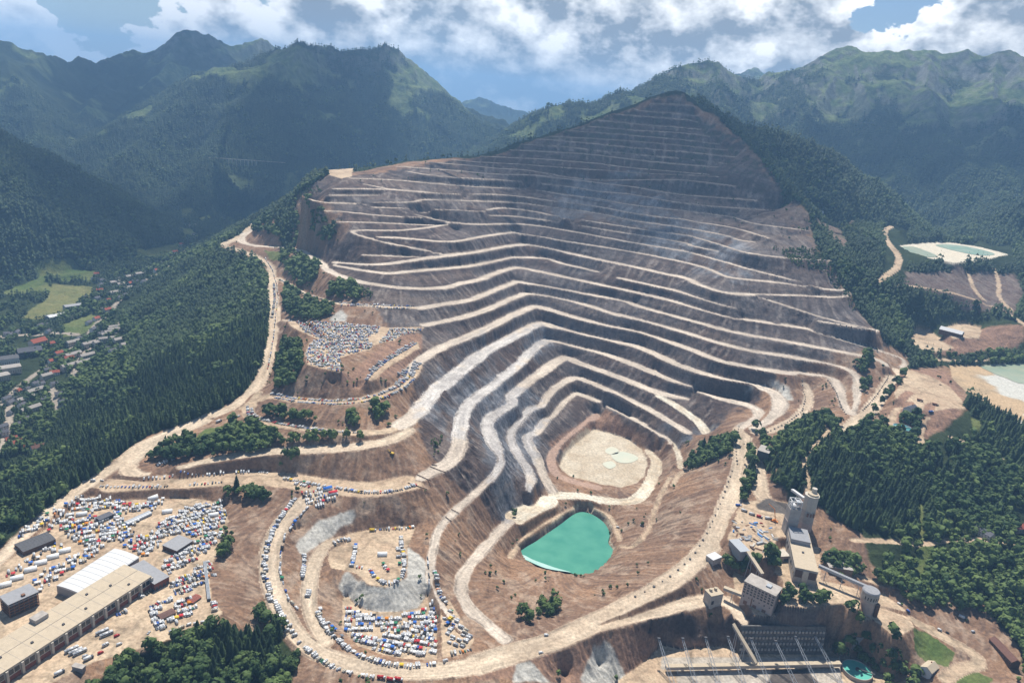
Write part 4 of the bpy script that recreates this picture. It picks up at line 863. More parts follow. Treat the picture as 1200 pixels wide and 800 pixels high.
# white sheet hall behind it, grey annex, other sheds of the paddock
def shed(name, label, A, B_, Cc, zroof, zbase, wall, roof, kind='flat', cat='shed', rise=3.0, doors=0):
    a, ang, lu, lv = rect(A, B_, Cc, zroof); t = root(name, label, cat, (a[0], a[1], zbase), ang); hh = zroof-zbase; y0, y1 = min(0, lv), max(0, lv)
    if kind == 'flat': hall_parts(t, lu, lv, hh-.4, wall, roof)
    else:
        MB().box(0, lu, y0, y1, -5, hh-rise).build('wall', wall, t)
        n = 10; ym = (y0+y1)/2; hw = (y1-y0)/2+.3
        if kind == 'arch': pr = [(ym+hw*math.cos(math.pi*i/n), hh-rise+.003+rise*math.sin(math.pi*i/n)) for i in range(n+1)]
        else: pr = [(ym-hw, hh-rise+.003), (ym+hw, hh-rise+.003), (ym, hh)]
        rf = MB().prism(pr, -.3, lu+.3).build('roof', roof, t)
        for k in range(1, 10): MB().prism([(y, z+.1) for y, z in pr], lu*k/10-.15, lu*k/10+.15).build('roof_rib', MT['grey'] if kind == 'arch' else MT['dgrey'], rf)
    for k in range(doors):
        x = lu*(k+.5)/doors; MB().box(x-lu*.3/doors, x+lu*.3/doors, (y0-.12), y0-.004, -1, min(4, hh*.55)).build('door', MT['dgrey'], t)
    return t
shed('sheet_hall', 'white ribbed sheet hall against the back of the long beige hall', (66,684), (133,641), (161,652), 78, 66, MT['grey'], MT['white'], 'arch', 'hall', 2.2)
shed('annex_hall', 'grey flat-roofed annex at the right end of the long beige hall', (181,684), (198,675), (170,655), 75, 66, MT['brick'], MT['grey'], 'flat', 'hall', doors=4)
shed('storage_shed', 'dark brown roofed shed between the white tents and the slope road', (27,645), (65,630), (53,622), 73, 66, MT['brown'], MT['dgrey'], 'gable', 'shed', 1.5)
shed('storage_shed', 'grey flat-roofed shed standing among the rows of parked campers', (207,645), (226,633), (212,625), 72, 66, MT['brown'], MT['grey'], 'flat', 'shed', doors=2)
shed('arched_shed', 'long silvery arched shed roof right of the dark blue awning roof', (150,613), (178,600), (174,597), 70, 66, MT['grey'], MT['steel'], 'arch', 'shed', 1.6)
shed('canopy_roof', 'dark blue-grey canopy roof in the middle of the paddock', (117,609), (133,602), (128,599), 70.5, 66, MT['dgrey'], MT['slate'], 'flat', 'canopy')
shed('brick_shed', 'small red-brown roofed shed by the lower cars near the wood', (189,724), (206,716), (202,711), 69.5, 66, MT['wood'], MT['browntile'], 'gable', 'shed', 1.0)
shed('brick_shed', 'red-brown shed roof right of the paddock beside the pipe ramp', (226,705), (236,698), (233,692), 69, 65, MT['wood'], MT['tile'], 'gable', 'shed', 1.0)
shed('flat_shed', 'small grey-green flat shed at the wood below the white coaches', (84,780), (96,783), (100,779), 70, 66, MT['grey'], MT['conc'], 'flat', 'shed')
# old ore bunker with open storeys at the far left
a, ang, lu, lv = rect((10,708), (44,693), (34,684), 82); t = root('ore_bunker', 'dark open-storeyed ore bunker left of the white sheet hall', 'bunker', (a[0], a[1], 66), ang)
y0, y1 = min(0, lv), max(0, lv); MB().box(.8, lu-.8, y0+.8, y1-.8, -4, 15).build('core', MT['dgrey'], t)
for k in range(5): MB().box(-.4, lu+.4, y0-.4, y1+.4, k*3.3, k*3.3+.7).build('storey_slab', MT['grey'] if k == 4 else MT['rust'], t)
MB().box(-.8, lu+.8, y0-.8, y1+.8, 15.5, 16.2).build('roof', MT['grey'], t)
for k in range(7):
    for yy in (y0, y1): MB().box(lu*k/6-.3, lu*k/6+.3, yy-.35, yy+.35, 0.71, 15.4).build('column', MT['rust'], t)
MB().box(lu*.5, lu*.5+3, y0+2, y0+5, 16.25, 18).build('roof_hut', MT['rust'], t)

# tall towers and works on the right
def oct_tower(name, label, base, pytop, r, mats, n=8):
    p = base; zt = ztop(p, pytop); H_ = zt-p[2]; t = root(name, label, 'tower', tuple(p)); return t, H_
p = at(941, 622, 74); t, H_ = oct_tower('headframe_tower', 'tallest pale octagonal concrete tower with a hut on top', p, 580, 10, None)
sh = MB().cyl(0, 0, -8, H_*.30, 10.2, n=8).build('lower_shaft', MT['pink'], t); MB().cyl(0, 0, H_*.30+.003, H_*.62, 9.9, n=8).build('middle_shaft', MT['conc'], t); MB().cyl(0, 0, H_*.62+.003, H_, 9.6, n=8).build('upper_shaft', MT['cream'], t)
MB().cyl(0, 0, H_+.003, H_+.9, 10.1, n=8).build('parapet', MT['cream'], t); MB().cyl(1, 0, H_+.91, H_+3.0, 7.5, n=8).build('roof', MT['beige'], t); MB().cyl(3.0, 3.5, H_+3.01, H_+9, 3.6, n=8).build('roof_hut', MT['cream'], t)
for k in range(3): MB().box(-5+k*4.2, -3+k*4.2, -10.6, -9.2, H_*.5, H_*.5+5).build('window', MT['rust'], t)
p = at(923, 626, 76); t, H_ = oct_tower('winding_tower', 'grey square tower with open steel frame on top left of the tallest tower', p, 594, 8, None)
MB().box(-7.5, 7.5, -7, 7, -6, H_).build('shaft', MT['conc'], t); MB().box(-8, 8, -7.5, 7.5, H_*.55, H_*.55+1.2).build('ledge', MT['pink'], t)
fm = MB()
for sx in (-6.5, 0, 6.5):
    for sy in (-6, 6): fm.bar((sx, sy, H_), (sx, sy, H_+11), .7, sq=True)
for z_ in (5, 11):
    for sy in (-6, 6): fm.bar((-7, sy, H_+z_), (7, sy, H_+z_), .7, sq=True)
    for sx in (-6.5, 0, 6.5): fm.bar((sx, -6.5, H_+z_), (sx, 6.5, H_+z_), .7, sq=True)
fm.build('steel_frame', MT['white'], t); MB().box(-5, -1, -5, 5, H_+.1, H_+6).build('winch_house', MT['white'], t); MB().box(1.5, 6, -4, 4, H_+6, H_+10).build('hoist', MT['steel'], t)
# crusher building with long pale roof
a, ang, lu, lv = rect((932,664), (959,670), (954,626), 89); t = root('crusher_building', 'long cream works building with light roof below the two towers', 'works', (a[0], a[1], 69), ang); hh = 20
rf = hall_parts(t, lu, lv, hh-.5, MT['conc'], MT['beige'], .4, .6)
MB().box(lu*.05, lu*.36, -.3, -.004, 7, 17).build('window', MT['brown'], t); MB().box(lu*.64, lu*.95, -.3, -.004, 7, 17).build('window', MT['brown'], t); MB().box(lu*.38, lu*.62, -.9, -.004, 2, 17.5).build('stair_bay', MT['cream'], t)
MB().box(0, lu*.9, abs(lv)*.62, abs(lv)*.98, hh+.2, hh+6).build('upper_storey', MT['grey'], t); MB().box(lu*.45, lu*.55, abs(lv)*.4, abs(lv)*.43, hh+.2, hh+1.4).build('roof_vent', MT['dgrey'], rf)
for k in range(8): MB().box(-.3, -.004, abs(lv)*(k+.2)/8, abs(lv)*(k+.7)/8, 8, 12).build('window', MT['glass'], t)
# screening house: square block with many dark windows
p0 = at(867, 704, 50); p1 = at(903, 722, 50); zt = ztop(p0, 681); u = p1-p0; ang = math.atan2(u[1], u[0]); lu = math.hypot(u[0], u[1]); hh = zt-50
t = root('screening_house', 'big pale block building with rows of dark windows beside the bottom road', 'works', (p0[0], p0[1], 50), ang); lv = 22
MB().box(0, lu, 0, lv, -10, hh).build('wall', MT['pink'], t); rf = MB().box(-.5, lu+.5, -.5, lv+.5, hh+.003, hh+.9).build('roof', MT['conc'], t)
for r_ in range(4):
    for k in range(9): MB().box(lu*(k+.22)/9, lu*(k+.80)/9, -.25, -.004, hh*(.50+.125*r_), hh*(.50+.125*r_)+hh*.07).build('window', MT['glass'], t)
for k in range(6): MB().box(lu*(k+.35)/6, lu*(k+.55)/6, -.25, -.004, hh*(.30+.03*(k % 2)), hh*.38).build('window', MT['glass'], t)
for k in range(3): MB().box(lu*(k*.3+.1), lu*(k*.3+.22), -.3, -.004, -1, hh*.15).build('door', MT['rust'], t)
MB().box(lu*.33, lu*.36, -.6, -.005, 0, hh*.42).build('drain_pipe', MT['rust'], t); MB().box(-.15, -.004, lv*.2, lv*.35, hh*.5, hh*.8).build('window', MT['glass'], t); MB().box(lu*.6, lu*.75, lv*.4, lv*.7, hh+.91, hh+2.6).build('roof_hut', MT['steel'], rf)
# round concrete silo
p = at(1014, 716, 55); zt = ztop(p, 692); H_ = zt-55; t = root('round_silo', 'round concrete silo with conveyor gallery on the sandy yard', 'silo', tuple(p))
MB().cyl(0, 0, -3, H_*.62, 9.2, n=28).build('shaft', MT['pink'], t); MB().cyl(0, 0, H_*.62+.003, H_, 10, n=28).build('head', MT['conc'], t); MB().cyl(0, 0, H_+.003, H_+1.6, 10.3, 9.2, n=28).build('roof', MT['grey'], t)
for k in range(7):
    g_ = -math.pi/2+(k-3)*.32; x_, y_ = 10.06*math.cos(g_), 10.06*math.sin(g_); w_ = MB().box(-.55, .55, -.12, .12, H_*.72, H_*.86).build('window', MT['glass'], t); w_.location = (x_, y_, 0); w_.rotation_euler.z = g_+math.pi/2
MB().box(5.5, 9.9, -9.6, -5.4, -2, H_*.6).build('stair_tower', MT['brown'], t)
def gallery(label, A, B_, w_, h_, m, rm, sup=0, name='conveyor_gallery', group=None):
    A, B_ = Vector(A), Vector(B_); d = B_-A; t = root(name, label, 'conveyor', tuple(A), math.atan2(d.y, d.x), group); L_ = math.hypot(d.x, d.y); dz = d.z
    bm_ = MB(); pr = [(-w_/2, 0), (w_/2, 0), (w_/2, h_), (-w_/2, h_)]
    vs = [bm_.bm.verts.new((x, y, z+(dz if x > 0 else 0))) for x in (0, L_) for y, z in pr]
    for f in ((3,2,1,0),(4,5,6,7),(0,1,5,4),(1,2,6,5),(2,3,7,6),(3,0,4,7)): bm_.bm.faces.new([vs[i] for i in f])
    bm_.build('housing', m, t)
    rb = MB(); pr = [(-w_/2-.25, h_+.01), (w_/2+.25, h_+.01), (w_/2+.25, h_+.35), (-w_/2-.25, h_+.35)]; vs = [rb.bm.verts.new((x, y, z+(dz if x > 0 else 0))) for x in (-.2, L_+.2) for y, z in pr]
    for f in ((3,2,1,0),(4,5,6,7),(0,1,5,4),(1,2,6,5),(2,3,7,6),(3,0,4,7)): rb.bm.faces.new([vs[i] for i in f])
    rb.build('roof', rm, t)
    for k in range(sup):
        q = (k+.5)/sup; wx_, wy_ = A.x+d.x*q, A.y+d.y*q; zg = float(gz(wx_, wy_))-A.z; zl = dz*q
        if zl-zg > 1:
            s_ = MB()
            for sy in (-1, 1): s_.bar((L_*q, sy*w_*.9, zg-1), (L_*q, sy*w_*.35, zl-.02), .35, sq=True)
            s_.build('support', MT['steel'], t)
    return t
cb = at(959, 664, 84); gallery('grey conveyor gallery sloping from the works building down to the round silo', cb, (p[0], p[1]+8, zt-3), 3.6, 3.2, MT['steel'], MT['grey'], 3)
c0_, c1_ = at(876, 648, 82), at(893, 674, 74); gallery('yellowish conveyor bridge going down to the big block building', c0_, c1_, 4.2, 3.0, MT['conc'], MT['beige'], 2)
a, ang, lu, lv = rect((868,646), (879,645), (877,630), 84); t = root('transfer_station', 'grey hopper house at the upper end of the yellowish conveyor bridge', 'works', (a[0], a[1], 76), ang); hall_parts(t, lu, lv, 7.4, MT['grey'], MT['steel'])
gallery('white conveyor tube reaching the tallest tower from behind', at(928, 575, 112), at(942, 585, 116), 4, 3, MT['white'], MT['white'], 1)
# white roofed sheds by the road above the block building
shed('works_shed', 'flat white roofed shed beside the haul road left of the conveyor bridge', (836,656), (846,652), (841,645), 70, 62, MT['conc'], MT['white'], 'flat', 'shed')
a, ang, lu, lv = rect((834,698), (848,695), (847,686), 62); t = root('weigh_house', 'small cream house with two roof drums beside the bottom road', 'works', (a[0], a[1], 46), ang); rf = hall_parts(t, lu, lv, 15.4, MT['conc'], MT['beige'])
for k in range(2): MB().cyl(lu*(.3+.4*k), abs(lv)*.7, 16.0, 19, 2.0, n=14).build('drum', MT['beige'], rf)
MB().box(lu*.1, lu*.3, -.2, -.004, 3, 8).build('window', MT['glass'], t)
gallery('low sandy coloured conveyor between the small house and the block building', at(848, 690, 56), at(869, 698, 56), 5, 3.4, MT['conc'], MT['beige'], 1)
shed('yard_shed', 'pale flat roofed shed left of the works building', (910,652), (926,651), (924,643), 76, 68, MT['pink'], MT['cream'], 'flat', 'shed', doors=2)
shed('open_shed', 'low rusty roofed shed with blue tarpaulin right of the works building', (972,664), (1000,668), (1002,658), 78, 70, MT['wood'], MT['conc'], 'flat', 'shed')
shed('road_shed', 'dark flat-roofed garage at the fork of the haul roads', (888,527), (901,531), (903,524), 112, 100, MT['dgrey'], MT['conc'], 'flat', 'garage', doors=1)
# stilted house at the pond
a, ang, lu, lv = rect((1003,748), (1013,746), (1009,735), 32); t = root('pump_house', 'grey pump house on stilts in the trees above the round basin', 'pump house', (a[0], a[1], 22), ang); hall_parts(t, lu, lv, 9.4, MT['grey'], MT['conc'])
# round settling basin with its turning bridge
P3 = np.array([at(*q, 7.5) for q in ((984,781),(1003,771),(1022,788),(1008,800))]); cx_, cy_ = P3[:, 0].mean(), P3[:, 1].mean(); R_ = 17.0
t = root('settling_basin', 'round turquoise settling basin with a dark bridge across', 'basin', (cx_, cy_, 7.0))
rb = MB(); n = 48
vi = [[rb.bm.verts.new((r_*math.cos(6.28318*k/n), r_*math.sin(6.28318*k/n), z_)) for k in range(n)] for r_, z_ in ((R_, -6), (R_, 2), (R_-.8, 2), (R_-.8, -1))]
for q in range(3):
    for k in range(n): rb.bm.faces.new((vi[q][k], vi[q][(k+1) % n], vi[q+1][(k+1) % n], vi[q+1][k]))
rb.build('rim', MT['conc'], t); MB().cyl(0, 0, -1, .9, R_-.79, n=n).build('water', water_mat('basin_water', (.09, .40, .31), (.13, .45, .36)), t)
MB().cyl(0, 0, .91, 3.6, 2.0, n=16).build('pivot', MT['dgrey'], t); br_ = MB(); br_.box(-.5, R_+2, -.9, .9, 3.0, 3.4); br_.bar((0, -.9, 4.4), (R_+2, -.9, 4.4), .12); br_.bar((0, .9, 4.4), (R_+2, .9, 4.4), .12); b_ = br_.build('bridge', MT['dgrey'], t); b_.rotation_euler.z = math.radians(-22)
# round blue tank near the white gabled house
p = at(1057, 503, 151); t = root('water_tank', 'round open water tank with blue-green water beside the wood edge', 'tank', tuple(p))
rb = MB(); vi = [[rb.bm.verts.new((r_*math.cos(6.28318*k/n), r_*math.sin(6.28318*k/n), z_)) for k in range(n)] for r_, z_ in ((15, -4), (15, 4.5), (14.2, 4.5), (14.2, 2))]
for q in range(3):
    for k in range(n): rb.bm.faces.new((vi[q][k], vi[q][(k+1) % n], vi[q+1][(k+1) % n], vi[q+1][k]))
rb.build('wall', MT['steel'], t); MB().cyl(0, 0, 1.2, 3.6, 14.19, n=n).build('water', water_mat('tank_water', (.06, .22, .24), (.10, .28, .28)), t); MB().box(-14.5, 14.5, -.7, .7, 4.55, 5.0).build('bridge', MT['conc'], t)
# long low conveyor on the bottom edge with its diagonal feeder and lattice masts
zc_ = 12.0
gallery('long beige conveyor tube lying across the storage yard at the bottom edge', at(780, 783, zc_), at(984, 779, zc_), 5.0, 4.0, MT['conc'], MT['beige'], 8)
gallery('diagonal yellowish conveyor tube climbing from the yard to the bottom road', at(886, 779, 18), at(859, 733, 44), 4.0, 3.2, MT['conc'], MT['beige'], 3)
for k, (xt, yt, xb, yb) in enumerate(((772,748,789,803),(800,748,816,803),(827,747,842,800),(853,746,874,806),(880,748,903,804),(909,751,935,806),(932,746,960,806),(955,745,985,800))):
    A = Vector(at(xb, yb, 8)); T_ = Vector(at(xt, yt, 38)); d = T_-A; side = Vector((1, .15, 0)); t = root('cable_mast', f"leaning lattice mast over the storage yard, {['leftmost of the row', 'second from the left', 'third from the left', 'just left of the diagonal conveyor', 'just right of the diagonal conveyor', 'third from the right end', 'second from the right end', 'rightmost of the row beside the round basin'][k]}", 'mast', tuple(A), 0, 'lattice masts over the storage yard')
    lg = MB(); w0 = 2.4
    for s_ in (-1, 1):
        lg.bar(side*s_*w0, d+side*s_*.9, .32, sq=True); lg.bar(side*s_*w0+Vector((0, 2.2, 0)), d+side*s_*.9+Vector((0, 1, 0)), .26, sq=True)
    lg.build('legs', MT['steel'], t); bc = MB()
    for q in range(12):
        f0, f1 = q/12, (q+1)/12; s_ = 1 if q % 2 else -1; bc.bar(d*f0+side*s_*(w0-(w0-.9)*f0), d*f1-side*s_*(w0-(w0-.9)*f1), .16, sq=True)
    bc.build('bracing', MT['steel'], t); MB().box(d.x-1.6, d.x+1.6, d.y-1, d.y+1, d.z, d.z+1.2).build('head', MT['dgrey'], t); MB().box(-4, 4, -2, 3.5, -6, .3).build('footing', MT['conc'], t)
# retaining wall with rows of anchor heads
A0, A1 = at(872, 737, 44), at(972, 738, 44); d = A1-A0; ang = math.atan2(d[1], d[0]); lu = math.hypot(d[0], d[1])
t = root('anchored_wall', 'tall dark retaining wall with rows of pale anchor heads below the block building', 'retaining wall', (A0[0], A0[1], 10), ang); wl = MB(); wl.prism([(0, -4), (9, -4), (9, 33), (7, 33)], 0, lu); wl.build('wall', MT['wallc'], t)
for r_ in range(4): 
    rw_ = MB()
    for k in range(24): x_ = lu*(k+.5)/24; yy = (5+r_*7.2)/37*7+.75; rw_.box(x_-1.15, x_+1.15, yy-1.3, yy-.2, 3+r_*7.2, 6.0+r_*7.2)
    rw_.build('anchor_row', MT['conc'], t)

# ------------------------------------------------------------------ houses
def house_mesh(lx, ly, hh, rise, over=.6):
    w = MB(); w.prism([(-ly/2, -4), (ly/2, -4), (ly/2, hh), (0, hh+rise), (-ly/2, hh)], -lx/2, lx/2)
    r_ = MB(); e = over*rise/(ly/2)
    r_.prism([(-ly/2-over, hh-e+.15), (0, hh+rise+.15), (ly/2+over, hh-e+.15), (ly/2+over, hh-e+.55), (0, hh+rise+.6), (-ly/2-over, hh-e+.55)], -lx/2-over, lx/2+over)
    return w, r_
def house(name, label, px, py, lx, ly, hh, deg, wall, roof, group=None, chim=True, rise=None):
    p = hit(np.array([px], float), np.array([py], float))[0]; az = math.atan2(p[0], p[1]); t = root(name, label, 'house', (p[0], p[1], float(gz(p[0], p[1]))), math.radians(deg)-az, group)
    w, r_ = house_mesh(lx, ly, hh, rise or ly*.32); w.build('wall', wall, t); rf = r_.build('roof', roof, t)
    if chim: MB().box(lx*.18, lx*.18+1.1, .4, 1.5, hh+.3, hh+(rise or ly*.32)+1.3).build('chimney', MT['brick'], rf)
    wn = MB()
    for k in range(max(2, int(lx/4))):
        x_ = -lx/2+lx*(k+.5)/max(2, int(lx/4))
        for z_ in ([1.2, 4.1] if hh > 5 else [1.2]): wn.box(x_-.6, x_+.6, -ly/2-.09, -ly/2-.01, z_, z_+1.4)
    wn.build('window', MT['glass'], t); return t
house('farm_house', 'white gabled house with grey slate roof on the sandy plateau at right', 1066, 484, 24, 15, 9, 70, MT['white'], MT['slate'])
house('storage_house', 'long white roofed house beside the railway yard, upper right', 1114, 392, 46, 18, 8, -12, MT['brown'], MT['white'], chim=False)
house('mountain_hut', 'tiny white hut on the wooded shoulder right of the mine', 960, 251, 22, 14, 7, 10, MT['white'], MT['white'], chim=False)
house('wood_house', 'red roofed house at the right edge of the picture beside the wood', 1194, 621, 20, 12, 6, 50, MT['pink'], MT['tile'])
house('works_house', 'grey and white house with parked cars on the forest road at right', 1152, 627, 24, 12, 6, -25, MT['white'], MT['slate'])
house('yard_house', 'white house with patched roof between the meadow and the trees, lower right', 1088, 786, 18, 12, 6, 75, MT['white'], MT['beige'])
house('long_barn', 'long rusty roofed barn at the lower right edge', 1176, 766, 38, 11, 5, -45, MT['brown'], MT['browntile'], chim=False)
house('manor_house', 'large house with bright red tiled roof in the left valley town', 45, 406, 34, 20, 14, 35, MT['cream'], MT['tile'])
house('stone_hall', 'dark stone hall in front of the red roofed house', 35, 416, 46, 22, 12, 10, MT['dgrey'], MT['slate'], chim=False)
house('factory_hall', 'long white roofed hall at the edge of the yellow field', 70, 372, 60, 22, 8, 28, MT['grey'], MT['white'], chim=False, rise=2.5)
house('factory_hall', 'grey roofed hall behind the white roofed hall in the valley', 88, 361, 52, 20, 9, 20, MT['grey'], MT['grey'], chim=False, rise=2.5)
house('school_block', 'white flat-looking block at the left edge below the dark stone hall', 8, 425, 44, 24, 12, 5, MT['white'], MT['dgrey'], chim=False, rise=2)
house('school_block', 'cream block at the left edge beside the town road', 8, 436, 50, 20, 12, 8, MT['cream'], MT['conc'], chim=False, rise=2)
house('school_block', 'small pale block at the left edge under the cream block', 2, 444, 26, 20, 10, 20, MT['cream'], MT['conc'], chim=False, rise=2)
rows = [(86,418,1),(82,431,1),(103,419,1),(99,427,1),(106,405,1),(119,403,1),(138,385,2),(136,388,2),(132,391,2),(128,394,2),(126,399,2),(143,400,1),(150,406,1),(132,413,0),(128,410,0),(157,396,0),(160,402,0),(74,429,0),(58,442,1),(48,452,0),(69,464,0),(74,473,0),(21,469,0),(26,477,0),(30,494,0),(8,469,0),(12,474,0),(36,527,3),(50,526,4),(4,502,0),(5,509,0),(60,405,3),(13,394,0),(20,391,0),(8,393,0),(46,384,0),(52,382,0),(57,390,0),
 (114,351,0),(100,350,0),(103,357,0),(134,345,1),(148,347,0),(135,333,1),(144,335,1),(148,340,1),(139,328,0),(154,326,1),(164,323,1),(170,320,0),(117,342,3),(118,335,0),(110,328,0),(115,329,0),(113,323,3),(120,330,0),(137,386,0),(85,374,0),(97,368,0),(142,350,0),(212,261,0),(218,265,1),(226,266,1),(231,284,0),(207,256,0)]
rn = random.Random(3)
for x_, y_ in ((228,276),(222,281),(214,290),(206,298),(198,304),(190,311),(182,316),(176,318),(160,330),(153,333),(128,352),(122,358),(118,366),(126,366),(112,374),(104,380),(109,388),(116,392),(92,396),(86,404),(92,408),(76,412),(70,418),(64,424),(80,424),(56,434),(64,438),(40,452),(32,456),(44,462),(24,462),(14,486),(20,500),(12,516),(22,520),(30,470),(38,480),(52,470),(62,452),(152,341),(160,337),(170,331),(186,318)): rows.append((x_+rn.uniform(-2, 2), y_+rn.uniform(-2, 2), rn.choice((0, 0, 0, 3, 1))))
def near_what(x, y):
    return ('far up the valley' if y < 290 else 'beside the valley road' if y < 360 and x > 125 else 'beside the yellow field' if y < 362 else 'between the yellow field and the manor' if y < 400 and x < 100 else 'on the upper lane' if y < 412 and x > 95 else 'left of the manor' if x < 25 and y < 400 else 'on the lower lane' if y < 450 and x > 65 else 'beside the reddish path' if x > 45 and y < 480 else 'by the left edge lanes')
for px, py, k in rows:
    nm, lab, wl, rf, lx, ly, hh, dg = [('village_house', 'small pale house with grey roof among gardens in the left valley', 'white', 'slate', 14, 10, 6, rn.uniform(0, 60)), ('terrace_house', 'long row house with light roof on the valley slope below the wood', 'cream', 'conc', 34, 11, 8, 32), ('terrace_house', 'one of the close parallel row houses at the top of the housing lane', 'cream', 'conc', 34, 9, 7, 12), ('village_house', 'small house with red roof in the left valley', 'white', 'tile', 16, 11, 7, rn.uniform(0, 50)), ('village_house', 'long brown roofed house by the lane at the left edge', 'white', 'browntile', 30, 11, 7, 18)][k]
    house(nm, lab.replace(' in the left valley', '').replace(' by the lane at the left edge', '').replace(' at the top of the housing lane', '').replace(' on the valley slope below the wood', '')+' '+near_what(px, py), px, py, lx*rn.uniform(.9, 1.1), ly, hh, dg, MT[wl], MT[rf], ['grey roofed village houses', 'light roofed row houses', 'parallel row houses', 'red roofed village houses', 'brown roofed village houses'][k], chim=k in (0, 3))
# railway viaduct on the far slope
v0 = hit(np.array([268., 300.]), np.array([194., 194.])); d = v0[1]-v0[0]; lu = math.hypot(d[0], d[1]); ang = math.atan2(d[1], d[0]); zd = max(v0[0][2], v0[1][2])+24
t = root('railway_viaduct', 'pale stone railway viaduct with tall piers on the far green slope', 'viaduct', (v0[0][0], v0[0][1], zd), ang); MB().box(-90, lu+140, -3, 3, -2.5, 0).build('deck', MT['conc'], t)
for k in range(8): MB().box(lu*k/7-2.2, lu*k/7+2.2, -2.5, 2.5, -52, -2.51).build('pier', MT['cream'], t)
# chute below the lake, straw-coloured barriers across the race roads
A, B_ = hit(np.array([643., 645.]), np.array([676., 708.])); d = B_-A; t = root('drain_chute', 'dark wooden chute running down from the lake to the bushes', 'chute', tuple(A), math.atan2(d[1], d[0])); L_ = math.hypot(d[0], d[1])
MB().box(0, L_, -2.4, 2.4, -4, 1.2).build('floor', MT['brown'], t)
for s_ in (-1, 1): MB().box(0, L_, s_*2.7-.3, s_*2.7+.3, -4, 2.2).build('side_wall', MT['wood'], t)
for k, ((x0, y0), (x1, y1)) in enumerate((((504,547),(523,555)), ((488,556),(505,567)), ((478,566),(500,580)), ((529,597),(538,602)), ((522,606),(529,612)), ((512,546),(500,541)))):
    A, B_ = hit(np.array([x0, x1], float), np.array([y0, y1], float)); d = B_-A; L_ = math.hypot(d[0], d[1]); t = root('race_barrier', f"low dark barrier across the sandy track {['at the bend below the pit road', 'above the row of parked campers', 'at the end of the parked campers', 'upper one on the lower track', 'lower one on the lower track', 'short one on the left bank'][k]}", 'barrier', tuple(A), math.atan2(d[1], d[0]), 'barriers across the track')
    MB().box(0, L_, -.25, .25, .5, 1.5).build('boards', MT['brown'], t); ps = MB()
    for q in range(6): ps.box(L_*q/5-.12, L_*q/5+.12, -.12, .12, -.6, 1.7)
    ps.build('posts', MT['wood'], t)
# boulders along the haul roads
bl_me = []
for k in range(4):
    bm_ = bmesh.new(); bmesh.ops.create_icosphere(bm_, subdivisions=2, radius=1.0); r_ = random.Random(k)
    for v in bm_.verts: v.co *= r_.uniform(.78, 1.15)
    for v in bm_.verts: v.co.z *= .8
    me = bpy.data.meshes.new('boulder'); bm_.to_mesh(me); bm_.free(); me.materials.append(MT['rock']); bl_me.append(me)
def boulders(pts, step, where):
    P = hitpoly(pts); acc = 0.0; rr = random.Random(int(pts[0][0]))
    for i in range(len(P)-1):
        d = P[i+1]-P[i]; L_ = math.hypot(d[0], d[1]); q = acc
        while q < L_:
            x_, y_ = P[i][0]+d[0]*q/L_, P[i][1]+d[1]*q/L_; o = link('boulder', bl_me[rr.randrange(4)]); s_ = rr.uniform(1.1, 1.9); o.scale = (s_, s_, s_); o.location = (x_, y_, float(gz(x_, y_))+s_*.45); o.rotation_euler.z = rr.uniform(0, 6.28); tag(o, f"grey boulder in the line edging {where}", 'boulder', f"boulders edging {where}"); q += step*rr.uniform(.85, 1.15)
        acc = q-L_
boulders([(866,500),(862,522),(864,545)], 9, 'the haul road left side above the talus')
boulders([(858,552),(846,586),(830,622),(812,652),(790,672),(762,690),(742,700)], 16, 'the haul road above the brown talus')
boulders([(872,520),(880,532),(884,548),(885,566)], 9, 'the small road beside the fork')
boulders([(940,446),(944,466),(940,482),(920,497),(896,508),(890,504)], 10, 'the outer curve of the middle haul road')
boulders([(970,446),(980,460),(986,478),(992,486)], 9, 'the narrow brown spur')
boulders([(1042,436),(1040,444),(1028,462),(1018,474),(1010,482)], 9, 'the diagonal haul road')
boulders([(880,347),(930,348),(975,350),(990,348)], 12, 'the hairpin bench'); boulders([(885,349),(922,362),(962,376),(1000,386)], 11, 'the falling ramp'); boulders([(880,318),(920,328),(955,337)], 12, 'the upper ramp')

